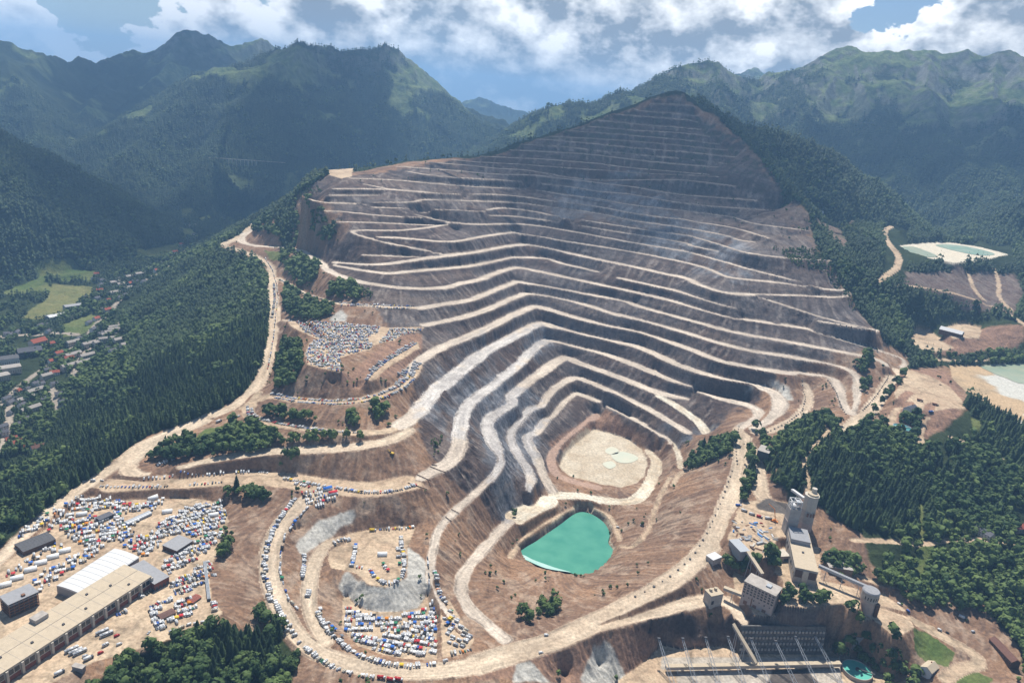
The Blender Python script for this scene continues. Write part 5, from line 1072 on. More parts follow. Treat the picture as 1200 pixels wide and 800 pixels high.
# clutter of the works yard: stacked steel, boxes and containers
cr_ = random.Random(21)
YARD = [at(*q, 81)[:2] for q in ((862,604),(884,612),(906,616),(918,640),(905,652),(888,648),(868,636),(856,622))]
lo_, hi_2 = np.min(YARD, 0), np.max(YARD, 0); n_ = 0
CT = {'rusty': MT['rust'], 'pale': MT['cream'], 'grey': MT['grey'], 'galvanised': MT['steel'], 'blue': MT['blue'], 'brown': MT['brown'], 'white': MT['white']}
while n_ < 60:
    x_, y_ = cr_.uniform(lo_[0], hi_2[0]), cr_.uniform(lo_[1], hi_2[1])
    if not inpoly(np.array([x_]), np.array([y_]), YARD)[0]: continue
    k = cr_.choice(list(CT)); sx, sy, sz = cr_.uniform(1.5, 5.5), cr_.uniform(.8, 1.4), cr_.uniform(.5, 2.6); b_ = MB(); kind_ = cr_.randrange(3)
    if kind_ == 0: b_.box(-sx, sx, -sy, sy, -.5, sz); nm_, lb_, ct_ = 'storage_container', f"{k} storage container among the scrap in the works yard", 'container'
    elif kind_ == 1:
        for q in range(5): b_.bar((-sx*1.3+cr_.uniform(-.6, .6), -sy+q*sy*.5, .25), (sx*1.3, -sy+q*sy*.5+cr_.uniform(-.3, .3), .25+cr_.uniform(0, .5)), .22, 5)
        nm_, lb_, ct_ = 'steel_stack', f"stack of loose {k} bars lying in the works yard", 'stack'
    else:
        b_.prism([(-sy*1.5, -.4), (sy*1.5, -.4), (sy*.7, sz*.7), (-sy*.5, sz)], -sx*.5, sx*.5); nm_, lb_, ct_ = 'scrap_heap', f"small {k} scrap heap in the works yard", 'heap'
    o = b_.build(nm_, CT[k]); o.location = (x_, y_, float(gz(x_, y_))); o.rotation_euler.z = cr_.uniform(0, 3.14); tag(o, lb_, ct_, f"{k} {ct_}s in the works yard"); n_ += 1
# ------------------------------------------------------------------ vehicles and tents
PAINT = dict(white=(.60, .60, .595), silver=(.42, .43, .45), black=(.018, .018, .02), grey=(.12, .125, .135), blue=(.03, .09, .33), red=(.42, .03, .03), green=(.03, .14, .08), yellow=(.65, .45, .04), orange=(.62, .20, .03), beige=(.50, .44, .34))
PM = {k: mat('paint_'+k, v, .35, .4) for k, v in PAINT.items()}
CAN = {k: mat('canvas_'+k, v, .85, .1, .08, .5) for k, v in dict(white=(.76, .76, .74), blue=(.05, .16, .50), red=(.55, .05, .06), yellow=(.70, .48, .05), green=(.05, .22, .12), grey=(.20, .21, .23), black=(.03, .03, .035), orange=(.66, .24, .04)).items()}
def mesh_of(name, parts):                       # parts: (MB, material) joined into one mesh with several materials
    V, Fa, MI, ms = [], [], [], []; off = 0
    for b, m in parts:
        bmesh.ops.recalc_face_normals(b.bm, faces=b.bm.faces); bmesh.ops.triangulate(b.bm, faces=b.bm.faces); b.bm.verts.index_update()
        V += [tuple(v.co) for v in b.bm.verts]; f_ = [[v.index+off for v in f.verts] for f in b.bm.faces]; Fa += f_; off = len(V)
        if m not in ms: ms.append(m)
        MI += [ms.index(m)]*len(f_); b.bm.free()
    me = tri_mesh(name, V, Fa)
    for m in ms: me.materials.append(m)
    me.polygons.foreach_set('material_index', np.array(MI, np.int32));
    return me
def wheels(xs, hw, r=.34, w=.22):
    b = MB()
    for x in xs:
        for s in (-1, 1): b.bar((x, s*(hw-w), r), (x, s*hw, r), r, 10)
    return b
def car_mesh(c):
    lo = MB().prism([(-2.15, .32), (2.1, .32), (2.2, .62), (2.05, .86), (1.0, .98), (-1.75, 1.0), (-2.2, .92)], -.88, .88, 1)
    cab = MB().prism([(-1.72, .985), (.98, .965), (.25, 1.44), (-1.15, 1.47)], -.74, .74, 1); gl = MB().box(-1.3, .45, -.765, .765, 1.06, 1.36); ws = MB().prism([(.5, 1.04), (.93, 1.02), (.36, 1.40), (.24, 1.40)], -.66, .66, 1)
    return mesh_of('parked_car', [(lo, PM[c]), (cab, PM[c]), (gl, MT['glass']), (ws, MT['glass']), (wheels((-1.35, 1.35), .9), MT['black'])])
def camper_mesh(c):
    bx = MB().prism([(-3.2, .45), (1.5, .45), (1.5, 1.9), (2.5, 1.95), (2.5, 2.75), (2.1, 2.95), (-3.2, 2.95)], -1.12, 1.12, 1); cb = MB().prism([(1.505, .45), (3.1, .45), (3.15, 1.05), (2.45, 1.2), (2.0, 1.89), (1.505, 1.89)], -1.0, 1.0, 1)
    gl = MB().box(-2.4, -1.2, -1.14, 1.14, 1.7, 2.3).box(-.5, .6, -1.14, 1.14, 1.7, 2.3).box(1.6, 2.1, -1.02, 1.02, 1.25, 1.75); sw = MB().prism([(2.1, 1.8), (2.55, 1.22), (2.6, 1.26), (2.16, 1.84)], -.85, .85, 1)
    st = MB().box(-3.1, 1.4, -1.135, 1.135, 1.15, 1.32); tp = MB().box(-2.6, -1.9, -.4, .4, 2.96, 3.12).box(-.6, .1, -.4, .4, 2.96, 3.1)
    return mesh_of('camper_van', [(bx, PM[c]), (cb, PM['white' if c != 'silver' else 'silver']), (gl, MT['glass']), (sw, MT['glass']), (st, PM['grey' if c == 'white' else 'blue']), (tp, PM['grey']), (wheels((-1.7, 2.3), 1.05, .36), MT['black'])])
def van_mesh(c):
    bd = MB().prism([(-2.6, .4), (2.5, .4), (2.6, .95), (1.9, 1.25), (1.25, 2.05), (.9, 2.2), (-2.6, 2.2)], -.97, .97, 1); gl = MB().box(.1, 1.15, -.99, .99, 1.3, 1.85).box(-1.4, -.3, -.985, .985, 1.35, 1.85); ws = MB().prism([(1.3, 2.03), (1.92, 1.3), (1.97, 1.34), (1.36, 2.06)], -.85, .85, 1)
    return mesh_of('delivery_van', [(bd, PM[c]), (gl, MT['glass']), (ws, MT['glass']), (wheels((-1.6, 1.6), .99, .36), MT['black'])])
def caravan_mesh(c):
    bd = MB().prism([(-2.6, .55), (2.3, .55), (2.7, 1.2), (2.3, 2.4), (1.9, 2.6), (-2.3, 2.6), (-2.65, 2.2)], -1.1, 1.1, 1); gl = MB().box(-1.8, -.6, -1.12, 1.12, 1.5, 2.1).box(.5, 1.6, -1.12, 1.12, 1.5, 2.1); dr = MB().bar((2.5, 0, .6), (3.7, 0, .5), .06).box(-1.2, -.4, -.35, .35, 2.61, 2.72)
    return mesh_of('caravan', [(bd, PM[c]), (gl, MT['glass']), (dr, PM['grey']), (wheels((-.2,), 1.0, .33), MT['black'])])
def gazebo_mesh(c):
    cp = MB(); v = [cp.bm.verts.new(q) for q in ((-2, -2, 2.2), (2, -2, 2.2), (2, 2, 2.2), (-2, 2, 2.2), (-2, -2, 2.5), (2, -2, 2.5), (2, 2, 2.5), (-2, 2, 2.5), (0, 0, 3.5))]
    for f in ((0,1,5,4),(1,2,6,5),(2,3,7,6),(3,0,4,7),(4,5,8),(5,6,8),(6,7,8),(7,4,8)): cp.bm.faces.new([v[i] for i in f])
    po = MB()
    for x in (-1.9, 1.9):
        for y in (-1.9, 1.9): po.bar((x, y, 0), (x, y, 2.4), .05, 4)
    tb = MB().box(-1.2, 1.2, -.4, .4, .0, .75)
    return mesh_of('gazebo_tent', [(cp, CAN[c]), (po, MT['steel']), (tb, MT['wood'])])
def marquee_mesh(c):
    rf = MB().prism([(-3.2, 2.5), (0, 4.2), (3.2, 2.5), (3.2, 2.75), (0, 4.4), (-3.2, 2.75)], -6, 6); wl = MB().box(-5.9, 5.9, -3.1, -3.0, 0, 2.5).box(-5.9, -5.8, -3, 3, 0, 2.5).box(5.8, 5.9, -3, 3, 0, 2.5).box(-5.9, 5.9, 3.0, 3.1, 0, 2.5)
    return mesh_of('marquee_tent', [(rf, CAN[c]), (wl, CAN['white'])])
def truck_mesh(c):
    bx = MB().box(-4.4, 2.0, -1.22, 1.22, .95, 3.5); cb = MB().prism([(2.3, .5), (4.2, .5), (4.25, 1.6), (4.0, 2.9), (2.3, 3.0)], -1.15, 1.15, 1); ch = MB().box(-4.4, 2.35, -.5, .5, .5, .94); gl = MB().box(2.9, 3.9, -1.17, 1.17, 1.7, 2.4); ws = MB().prism([(4.06, 2.6), (4.24, 1.7), (4.3, 1.7), (4.12, 2.62)], -1.0, 1.0, 1)
    return mesh_of('box_truck', [(bx, PM[c]), (cb, PM['white' if c != 'white' else 'grey']), (ch, MT['black']), (gl, MT['glass']), (ws, MT['glass']), (wheels((-3.4, -2.3, 3.1), 1.2, .5, .3), MT['black'])])
def coach_mesh(c):
    bd = MB().prism([(-6, .4), (6, .4), (6.1, 1.4), (5.7, 3.4), (-6, 3.4)], -1.25, 1.25, 1); gl = MB().box(-5.6, 5.2, -1.27, 1.27, 1.7, 2.7); st = MB().box(-5.9, 5.9, -1.262, 1.262, .7, 1.1); tp = MB().box(-4, -1, -.8, .8, 3.41, 3.7).box(1.5, 3.4, -.7, .7, 3.41, 3.65); ws = MB().prism([(5.86, 3.0), (6.08, 1.6), (6.16, 1.6), (5.93, 3.05)], -1.1, 1.1, 1)
    return mesh_of('coach', [(bd, PM[c]), (gl, MT['glass']), (ws, MT['glass']), (st, PM['grey']), (tp, PM['silver']), (wheels((-3.8, 3.9), 1.26, .5, .3), MT['black'])])
KIND = {
 'parked_car': (car_mesh, 'car', {'white': .27, 'silver': .22, 'black': .16, 'grey': .16, 'blue': .09, 'red': .07, 'green': .03}),
 'camper_van': (camper_mesh, 'camper', {'white': .80, 'silver': .10, 'beige': .10}),
 'delivery_van': (van_mesh, 'van', {'white': .55, 'silver': .12, 'blue': .10, 'red': .08, 'grey': .08, 'yellow': .04, 'orange': .03}),
 'caravan': (caravan_mesh, 'caravan', {'white': .9, 'beige': .1}),
 'gazebo_tent': (gazebo_mesh, 'tent', {'white': .30, 'blue': .20, 'red': .13, 'green': .10, 'grey': .09, 'yellow': .05, 'black': .05, 'orange': .03}),
 'marquee_tent': (marquee_mesh, 'tent', {'white': .9, 'grey': .1}),
 'box_truck': (truck_mesh, 'truck', {'white': .55, 'blue': .15, 'red': .1, 'silver': .15, 'yellow': .05}),
 'coach': (coach_mesh, 'coach', {'white': .75, 'silver': .25})}
WHAT = {'parked_car': 'car', 'camper_van': 'camper van', 'delivery_van': 'van', 'caravan': 'caravan', 'gazebo_tent': 'peaked gazebo tent', 'marquee_tent': 'long ridge tent', 'box_truck': 'box truck', 'coach': 'long coach'}
LEN = {'parked_car': 1.85, 'camper_van': 2.35, 'delivery_van': 2.1, 'caravan': 2.3, 'gazebo_tent': 4.2, 'marquee_tent': 12.5, 'box_truck': 2.6, 'coach': 2.7}
ALONG = {'parked_car': 4.5, 'camper_van': 6.4, 'delivery_van': 5.3, 'caravan': 6.4, 'gazebo_tent': 4.2, 'marquee_tent': 12.5, 'box_truck': 8.8, 'coach': 12.4}
PL = []                                         # placements: kind, colour, x, y, rotation, where
vr = random.Random(11)
def colour(kind):
    q = vr.random(); acc = 0
    for c, p in KIND[kind][2].items():
        acc += p
        if q < acc: return c
    return 'white'
def choose(mix):
    q = vr.random()*sum(mix.values()); acc = 0
    for k, p in mix.items():
        acc += p
        if q < acc: return k
    return k
CAMP = {'camper_van': .36, 'delivery_van': .20, 'parked_car': .28, 'caravan': .08, 'gazebo_tent': .10}
CARS = {'parked_car': .72, 'delivery_van': .16, 'camper_van': .12}
PADK = {'camper_van': .30, 'delivery_van': .30, 'parked_car': .14, 'caravan': .06, 'gazebo_tent': .20, 'box_truck': .04}
def put(kind, x, y, rz, where, c=None): PL.append((kind, c or colour(kind), x, y, rz, where))
def row(pts, where, mix=CAMP, mode='perp', gap=.8, fill=.92, jit=.05, side=0.0):
    P = hitpoly(pts); q = 0.0; k = choose(mix); seg = [(P[i], P[i+1]) for i in range(len(P)-1)]
    for a, b in seg:
        d = b-a; L_ = math.hypot(d[0], d[1]); an = math.atan2(d[1], d[0])
        while q < L_:
            w = LEN[k] if mode == 'perp' else ALONG[k]; x, y = a[0]+d[0]*(q+w/2)/L_, a[1]+d[1]*(q+w/2)/L_
            if vr.random() < fill:
                off = side+vr.uniform(-.5, .5); x -= math.sin(an)*off; y += math.cos(an)*off
                put(k, x, y, an+(math.pi/2 if mode == 'perp' else 0)+(math.pi if vr.random() < .5 else 0)+vr.uniform(-jit, jit), where)
            q += w+gap*vr.uniform(.5, 1.6); k = choose(mix)
        q -= L_
def lot(poly, where, mix, deg=None, rowgap=(7.2, 7.2, 11.5), fill=.85, gap=.7, jit=.06):
    P = hitpoly(poly); c = P.mean(0); dr = P[1]-P[0]; an = math.atan2(dr[1], dr[0]) if deg is None else math.radians(deg)
    u = np.array([math.cos(an), math.sin(an)]); v = np.array([-u[1], u[0]]); A = (P[:, :2]-c[:2])@u; B_ = (P[:, :2]-c[:2])@v; y = B_.min()+3; k_ = 0
    while y < B_.max()-1:
        x = A.min()+vr.uniform(0, 2)
        while x < A.max():
            k = choose(mix); w = LEN[k]; g = c[:2]+u*(x+w/2)+v*(y+vr.uniform(-.6, .6))
            if vr.random() < fill and inpoly(np.array([g[0]]), np.array([g[1]]), P)[0]: put(k, g[0], g[1], an+math.pi/2+(math.pi if vr.random() < .5 else 0)+vr.uniform(-jit, jit), where)
            x += w+gap*vr.uniform(.4, 1.7)+(3.5 if vr.random() < .03 else 0)
        y += rowgap[k_ % len(rowgap)]; k_ += 1
# ring road round the grey gravel cone
w = 'on the outer edge of the ring road'
row([(346,584),(332,602),(320,622),(312,648),(311,672),(318,698),(330,721),(346,746)], w); row([(343,588),(329,606),(317,626),(309.5,650),(308.5,674),(315,700),(327,724),(342,748)], w, fill=.6)
w = 'on the ring road inner edge by the cone'
row([(362,594),(347,608),(333,628),(329,648),(328,668),(332,688),(338,702),(346,712)], w, CAMP, 'along', 1.5, .85)
w = 'along the lower ring road curve below the cone'
row([(371,716),(383,737),(400,754),(424,769),(452,778),(480,781),(508,778)], w); row([(350,752),(372,771),(396,785),(420,792),(446,795)], w, fill=.8); row([(374,712),(386,732),(403,749)], w, fill=.5)
w = 'in the packed lot at the gravel cone foot'
lot([(404,742),(512,742),(512,765),(475,769),(445,764),(420,752)], w, CAMP, -8, (6.6, 6.6, 9.5), .93, .10); lot([(404,706),(418,716),(440,722),(468,721),(490,716),(508,700),(513,722),(513,740),(404,740)], w, CAMP, 12, (6.4, 6.4, 8.4), .95, .10)
w = 'in the narrow lot right of the gravel cone'
lot([(521,718),(527,714),(552,747),(545,757),(526,760)], w, CAMP, None, (7, 7, 9), .85); row([(528,766),(552,761)], w, CAMP); row([(501,652),(502,668),(503,682)], w, CARS, 'along'); row([(509,668),(512,684),(516,698),(522,708)], w, CAMP)
w = 'on the flat top of the gravel cone'
row([(417,638),(415,650),(412,664),(424,665)], w); row([(433,667),(440,677),(451,684),(463,683),(471,676),(474,665)], w, CAMP); row([(474,664),(473,652),(470,640),(470,630)], w, CAMP, 'perp', .6); row([(468,662),(467,650),(466,638)], w, CAMP, fill=.6); row([(431,621),(452,620),(476,619),(486,617)], w, CAMP); row([(391,637),(400,633),(410,632)], w, CAMP); row([(448,660),(454,668)], w, CAMP)
row([(356,650),(356,664),(354,676)], 'beside the track below the ring road', CAMP); row([(362,692),(360,700)], 'beside the track below the ring road', {'camper_van': 1})
w = 'at the crossroads above the ring road'
lot([(352,577),(384,572),(398,580),(376,595),(358,592)], w, CAMP, None, (7, 7, 9), .85)
w = 'along the upper dirt road above the cone terrace'
row([(332,561),(350,564),(375,569),(400,573),(424,577),(450,577),(470,574),(488,568)], w, CAMP); row([(345,567),(365,571),(390,577)], w, CAMP, fill=.7)
w = 'in spaced rows on the flat above the paddock'
row([(168,561),(200,559),(232,557),(262,555)], w, CARS, 'perp', 2.6); row([(222,568),(240,567),(260,565)], w, CARS, 'perp', 2.4); row([(117,570),(150,571),(198,570)], w, CARS, 'perp', 2.0); row([(276,554),(292,553)], w, CAMP); row([(303,553),(314,554)], w, CARS); row([(96,565),(118,563)], w, CARS, 'along', 4)
w = 'along the curved terrace road above the lower main road'
row([(290,476),(291,486),(302,491),(330,497),(360,502),(395,506),(418,507)], w, CARS, 'perp', .6); row([(295,478),(296,486),(308,490)], w, CARS, 'perp', .8, .7); row([(184,545),(206,537)], 'by the grove at the hairpin of the main road', CAMP)
w = 'in the double row below the crowded terrace'
row([(318,462),(345,467),(387,470),(420,468),(445,462),(468,452),(480,441),(489,428)], w, CARS, 'perp', .5); row([(322,466),(348,471),(388,474),(422,472),(450,466),(474,455),(486,443)], w, CARS, 'perp', .5, .85); lot([(462,452),(466,438),(486,424),(494,426),(482,444)], w, CARS, None, (5, 5, 8), .8)
w = 'on the crowded parking terrace in the left half'
lot([(336,376),(378,377),(407,379),(445,383),(443,390),(428,396),(437,403),(435,408),(413,414),(398,418),(400,427),(398,435),(383,432),(360,426),(358,415),(363,402),(376,397),(356,389)], w, CARS, 20, (5.4, 5.4, 9.5), .88, .10); lot([(458,385),(497,383),(494,387),(470,393),(460,399),(443,402)], w, CARS, 25, (5.4, 5.4, 9), .85, .10); row([(488,402),(470,413),(453,423),(437,436),(430,445)], w, CARS, 'perp', .6); row([(484,401),(466,412),(449,422),(434,434)], w, CARS, 'perp', .6, .6)
w = 'along the left haul road climbing past the forest hill'
row([(311,302),(319,316),(324,333),(326,350)], w, CARS, 'along', 2); row([(325,352),(323,370),(321,392),(318,412),(313,435)], w, CARS, 'along', 3, .8); row([(321,332),(322,350),(319,372)], w, CARS, 'perp', .8, .7); row([(328,328),(344,337),(360,346),(380,352)], w, CARS, 'along', 1.2)
w = 'on the grey bench above the crowded terrace'
row([(398,355),(420,357),(450,358),(485,359)], w, CARS, 'perp', .4); row([(400,358),(450,361),(480,361)], w, CARS, 'perp', .5, .7)
# the paddock round the long hall
w = 'in the tent block at the top of the paddock'
lot([(74,592),(100,577),(134,584),(160,591),(193,584),(190,591),(166,604),(150,600),(118,607),(104,600)], w, PADK, 30, (5.4, 5.4, 7.2), .97, .10)
lot([(62,596),(100,602),(150,618),(140,632),(106,642),(84,632),(64,612)], 'in the paddock below the tent block', PADK, 30, (5.6, 5.6, 8), .93, .10)
w = 'in the long rows right in the paddock'
lot([(158,640),(186,614),(224,592),(262,584),(262,600),(236,622),(200,626),(176,646)], w, CAMP, 38, (6.4, 6.4, 9), .97, .10); lot([(186,662),(232,632),(264,608),(260,630),(230,656),(196,674)], w, CAMP, 38, (6.4, 6.4, 9.5), .94, .10); lot([(130,600),(182,588),(186,596),(150,620),(134,618)], w, PADK, 30, (6, 6, 8), .85, .10)
w = 'in the lot between long hall and pipe ramp'
lot([(196,684),(246,656),(256,676),(226,690),(206,698)], w, CARS, 38, (5.5, 9, 6), .9, .10); lot([(172,716),(196,702),(226,700),(236,712),(206,730),(182,740)], w, CAMP, 38, (7, 8, 9), .9, .10); row([(166,690),(180,684),(190,680)], w, CARS, 'perp', 1); row([(176,712),(190,704)], w, CARS, 'perp', .9); row([(250,706),(252,716)], w, CAMP); row([(198,742),(222,732),(250,728)], w, CAMP, 'along', 2); row([(172,743),(196,722)], w, CARS, 'along', 3)
lot([(2,700),(60,664),(110,640),(118,648),(72,674),(40,700)], 'between the white ridge tents and the sheet hall', PADK, 38, (6, 6, 8), .6, .10); lot([(120,604),(150,618),(188,640),(170,652),(140,638)], 'in the paddock below the tent block', PADK, 30, (6, 7.5, 6), .75, .10); lot([(20,624),(58,600),(72,606),(52,622),(28,642)], 'along the left edge of the paddock', PADK, 38, (6, 7), .75, .10); lot([(210,600),(240,590),(268,598),(262,612),(232,628),(205,628)], 'in the long rows right in the paddock', CAMP, 38, (6.4, 6.4, 9), .9, .10)
w = 'in front of the long beige hall'
for x_, y_, k in ((120,741,'coach'), (125,744,'coach'), (131,742,'coach'), (84,762,'coach'), (89,764,'coach'), (94,765,'coach'), (137,745,'delivery_van'), (124,756,'camper_van'), (100,769,'delivery_van'), (104,772,'box_truck'), (112,767,'parked_car'), (118,765,'delivery_van'), (70,789,'box_truck'), (76,786,'delivery_van'), (140,755,'delivery_van')):
    p = hit(np.array([float(x_)]), np.array([float(y_)]))[0]; put(k, p[0], p[1], math.radians(52)+vr.uniform(-.06, .06), w)
row([(160,702),(170,697),(184,690)], w, CARS, 'perp', 1.2); row([(136,721),(148,716)], w, CARS, 'perp', 1.0)
w = 'along the left edge of the paddock'
for x_, y_ in ((6,686),(20,678),(36,668),(48,660),(62,653),(76,646)): p = hit(np.array([float(x_)]), np.array([float(y_)]))[0]; put('marquee_tent', p[0], p[1], math.radians(38), w, 'white')
lot([(4,672),(40,650),(66,634),(80,640),(50,658),(14,684)], w, PADK, 38, (6.5, 7, 7), .6, .10); lot([(40,628),(52,612),(64,612),(60,622),(46,634)], w, PADK, 38, (6.5, 8), .7, .10); lot([(78,655),(106,640),(124,640),(100,656),(84,664)], w, PADK, 38, (7, 8), .6, .10)
for x_, y_, c in ((180,584,'white'),(96,603,'white'),(196,600,'white'),(250,604,'white'),(384,573,'blue'),(390,578,'red')): p = hit(np.array([float(x_)]), np.array([float(y_)]))[0]; PL.append(('marquee_tent', c, p[0], p[1], math.radians(30), 'among the parked campers'))
p = hit(np.array([448.]), np.array([650.]))[0]; PL.append(('marquee_tent', 'white', p[0], p[1], .2, 'in the middle of the gravel cone top'))
for x_, y_, k, c, a_ in ((866,593,'box_truck','blue',-30),(872,599,'box_truck','white',-32),(881,603,'box_truck','white',-28),(890,606,'box_truck','red',-20),(892,613,'parked_car','red',0),(257,494,'box_truck','white',35),(208,534,'delivery_van','grey',60),(280,488,'delivery_van','white',60),(1091,483,'box_truck','blue',5),(1102,451,'parked_car','black',-20),(1058,483,'parked_car','white',40),(1054,708,'delivery_van','white',-50),(1064,716,'delivery_van','blue',-45),(1101,738,'delivery_van','white',-30),(1140,740,'delivery_van','silver',10),(1110,741,'parked_car','black',-20),(1128,724,'box_truck','white',-45),(1133,634,'parked_car','grey',-10),(1143,633,'parked_car','white',-10),(634,765,'delivery_van','white',20),(640,744,'delivery_van','white',10),(522,775,'camper_van','white',45),(752,615,'delivery_van','silver',30),(724,618,'delivery_van','white',0),(100,563,'parked_car','black',0),(48,585,'parked_car','white',40),(447,795,'box_truck','red',-8),(458,797,'box_truck','red',-8),(467,797,'box_truck','red',-5),(437,622,'box_truck','yellow',10),(92,560,'parked_car','grey',20),(900,608,'box_truck','white',-10)):
    p = hit(np.array([float(x_)]), np.array([float(y_)]))[0]; PL.append((k, c, p[0], p[1], math.radians(a_), 'standing alone on the works road or yard' if x_ > 700 else 'driving or stopped on the open haul road'))
def spare(x, y):                                # nothing parks inside a building
    return not any(inpoly(np.array([x]), np.array([y]), q)[0] for q in KEEP)
KEEP = [[at(*q, 66)[:2] for q in pl] for pl in ([(-60,830),(5,798),(183,688),(150,650),(140,640),(60,686),(-60,760)],[(178,690),(200,678),(170,652),(150,662)],[(24,652),(68,636),(54,618),(16,636)],[(194,645),(228,638),(214,622),(196,632)],[(2,720),(52,702),(38,678),(-8,690)],[(113,608),(135,606),(130,594),(110,600)],[(146,616),(180,604),(176,594),(144,604)],[(187,727),(208,720),(204,706),(184,714)],[(225,707),(238,702),(234,690),(222,694)])]
PL = [q for q in PL if spare(q[2], q[3])]
taken = {}; PL2 = []
for q in sorted(PL, key=lambda q: -ALONG[q[0]]):            # no two share a place
    r_ = .42*min(ALONG[q[0]], 7); cx_, cy_ = int(q[2]//6), int(q[3]//6); ok_ = True
    for i in (-1, 0, 1):
        for j in (-1, 0, 1):
            for (x_, y_, z_, a_, la, lb) in taken.get((cx_+i, cy_+j), ()):
                dx_, dy_ = q[2]-x_, q[3]-y_; u_ = abs(dx_*math.cos(a_)+dy_*math.sin(a_)); v_ = abs(-dx_*math.sin(a_)+dy_*math.cos(a_))
                if u_ < (la+ALONG[q[0]])*.47 and v_ < (lb+LEN[q[0]])*.45: ok_ = False
    if ok_: taken.setdefault((cx_, cy_), []).append((q[2], q[3], 0, q[4], ALONG[q[0]], LEN[q[0]])); PL2.append(q)
PL = sorted(PL2, key=lambda q: math.hypot(q[2], q[3]))
from collections import Counter
print('vehicles', Counter(q[0] for q in PL))
VM = {}
ext = {}
for q in PL: ext.setdefault(q[5], []).append(proj((q[2], q[3], float(gz(q[2], q[3])))))
def part_of(where, xy):                         # which third of its row or lot a vehicle stands in
    A = np.array(ext[where]); s = np.ptp(A, axis=0); k = 0 if s[0] >= s[1] else 1
    if len(A) < 6: return ''
    t = (xy[k]-A[:, k].min())/(s[k]+1e-6); return (', left end', ', middle', ', right end')[min(2, int(t*3))] if k == 0 else (', upper end', ', middle', ', lower end')[min(2, int(t*3))]
def vmesh(kind, c):
    if (kind, c) not in VM: VM[kind, c] = KIND[kind][0](c)
    return VM[kind, c]
n_of = Counter(); REST = {}
SINGLE = ('white blue red yellow green orange').split()
for kind, c, x, y, rz, where in PL:
    e = 1.6; z0 = float(gz(x, y)); zx = (float(gz(x+e*math.cos(rz), y+e*math.sin(rz)))-float(gz(x-e*math.cos(rz), y-e*math.sin(rz))))/(2*e); zy = (float(gz(x-e*math.sin(rz), y+e*math.cos(rz)))-float(gz(x+e*math.sin(rz), y-e*math.cos(rz))))/(2*e)
    zx, zy = max(-.3, min(.3, zx)), max(-.3, min(.3, zy)); Mx = Matrix.Translation((x, y, z0+.02)) @ Matrix.Rotation(rz, 4, 'Z') @ Matrix.Rotation(-math.atan(zx), 4, 'Y') @ Matrix.Rotation(math.atan(zy), 4, 'X')
    me = vmesh(kind, c)
    if n_of[kind] < 290:
        n_of[kind] += 1; o = link(kind, me); o.matrix_world = Mx; pt_ = part_of(where, proj((x, y, z0))); tag(o, f"{c} {WHAT[kind]} {where}{pt_}", KIND[kind][1], f"{c} {WHAT[kind]}s {where}")
    else: REST.setdefault(kind, []).append((me, Mx))
for kind, lst in REST.items():                  # past three hundred of a kind: the far ones as one mass
    V, Fa, MI, ms = [], [], [], []; off = 0; cache = {}
    for me, Mx in lst:
        if me.name not in cache:
            v = np.zeros(len(me.vertices)*3, np.float32); me.vertices.foreach_get('co', v); f_ = np.zeros(len(me.polygons)*3, np.int32); me.loops.foreach_get('vertex_index', f_); mi = np.zeros(len(me.polygons), np.int32); me.polygons.foreach_get('material_index', mi)
            loc = []
            for m in me.materials:
                if m not in ms: ms.append(m)
                loc.append(ms.index(m))
            cache[me.name] = (v.reshape(-1, 3), f_.reshape(-1, 3), np.array(loc, np.int32)[mi])
        v, f_, mi = cache[me.name]; A_ = np.array(Mx); V.append(v@A_[:3, :3].T+A_[:3, 3]); Fa.append(f_+off); MI.append(mi); off += len(v)
    me = tri_mesh('distant_'+kind+'s', np.concatenate(V), np.concatenate(Fa))
    for m in ms: me.materials.append(m)
    me.polygons.foreach_set('material_index', np.concatenate(MI)); o = link({'parked_car': 'distant_parked_cars', 'camper_van': 'distant_camper_vans', 'delivery_van': 'distant_delivery_vans'}.get(kind, 'distant_vehicles'), me); o['kind'] = 'stuff'
# machines
def machine_root(name, label, cat, px, py, deg, z=None):
    p = hit(np.array([float(px)]), np.array([float(py)]))[0]; return root(name, label, cat, tuple(p), math.radians(deg))
for px, py, dg, lab in ((1078, 470, -25, 'brown dump truck parked on the sandy plateau, left one of the pair'), (1096, 475, -25, 'brown dump truck parked on the sandy plateau, right one of the pair')):
    t = machine_root('dump_truck', lab, 'dump truck', px, py, dg); t['group'] = 'dump trucks on the plateau'
    MB().box(-5, 4.5, -1.6, 1.6, 1.3, 2.0).build('chassis', MT['black'], t); MB().prism([(-5.6, 3.4), (-4.6, 2.05), (1.8, 2.05), (2.4, 4.0), (-5.2, 4.2)], -2.0, 2.0, 1).build('dump_bed', MT['rust'], t); MB().box(2.5, 4.9, -1.7, 1.7, 2.01, 4.3).build('cab', MT['beige'], t); MB().box(4.91, 4.96, -1.4, 1.4, 3.0, 4.0).build('windscreen', MT['glass'], t)
    for x_ in (-3.4, -1.2, 3.4):
        for s_ in (-1, 1): MB().bar((x_, s_*1.3, .9), (x_, s_*2.0, .9), .9, 14).build('wheel', MT['black'], t)
t = machine_root('excavator', 'yellow excavator on the road edge above the cone terrace', 'excavator', 459, 532, 160)
for s_ in (-1, 1): MB().prism([(-3, .0), (3, .0), (3.4, .6), (3, 1.2), (-3, 1.2), (-3.4, .6)], s_*1.5-.4, s_*1.5+.4, 1).build('track', MT['black'], t)
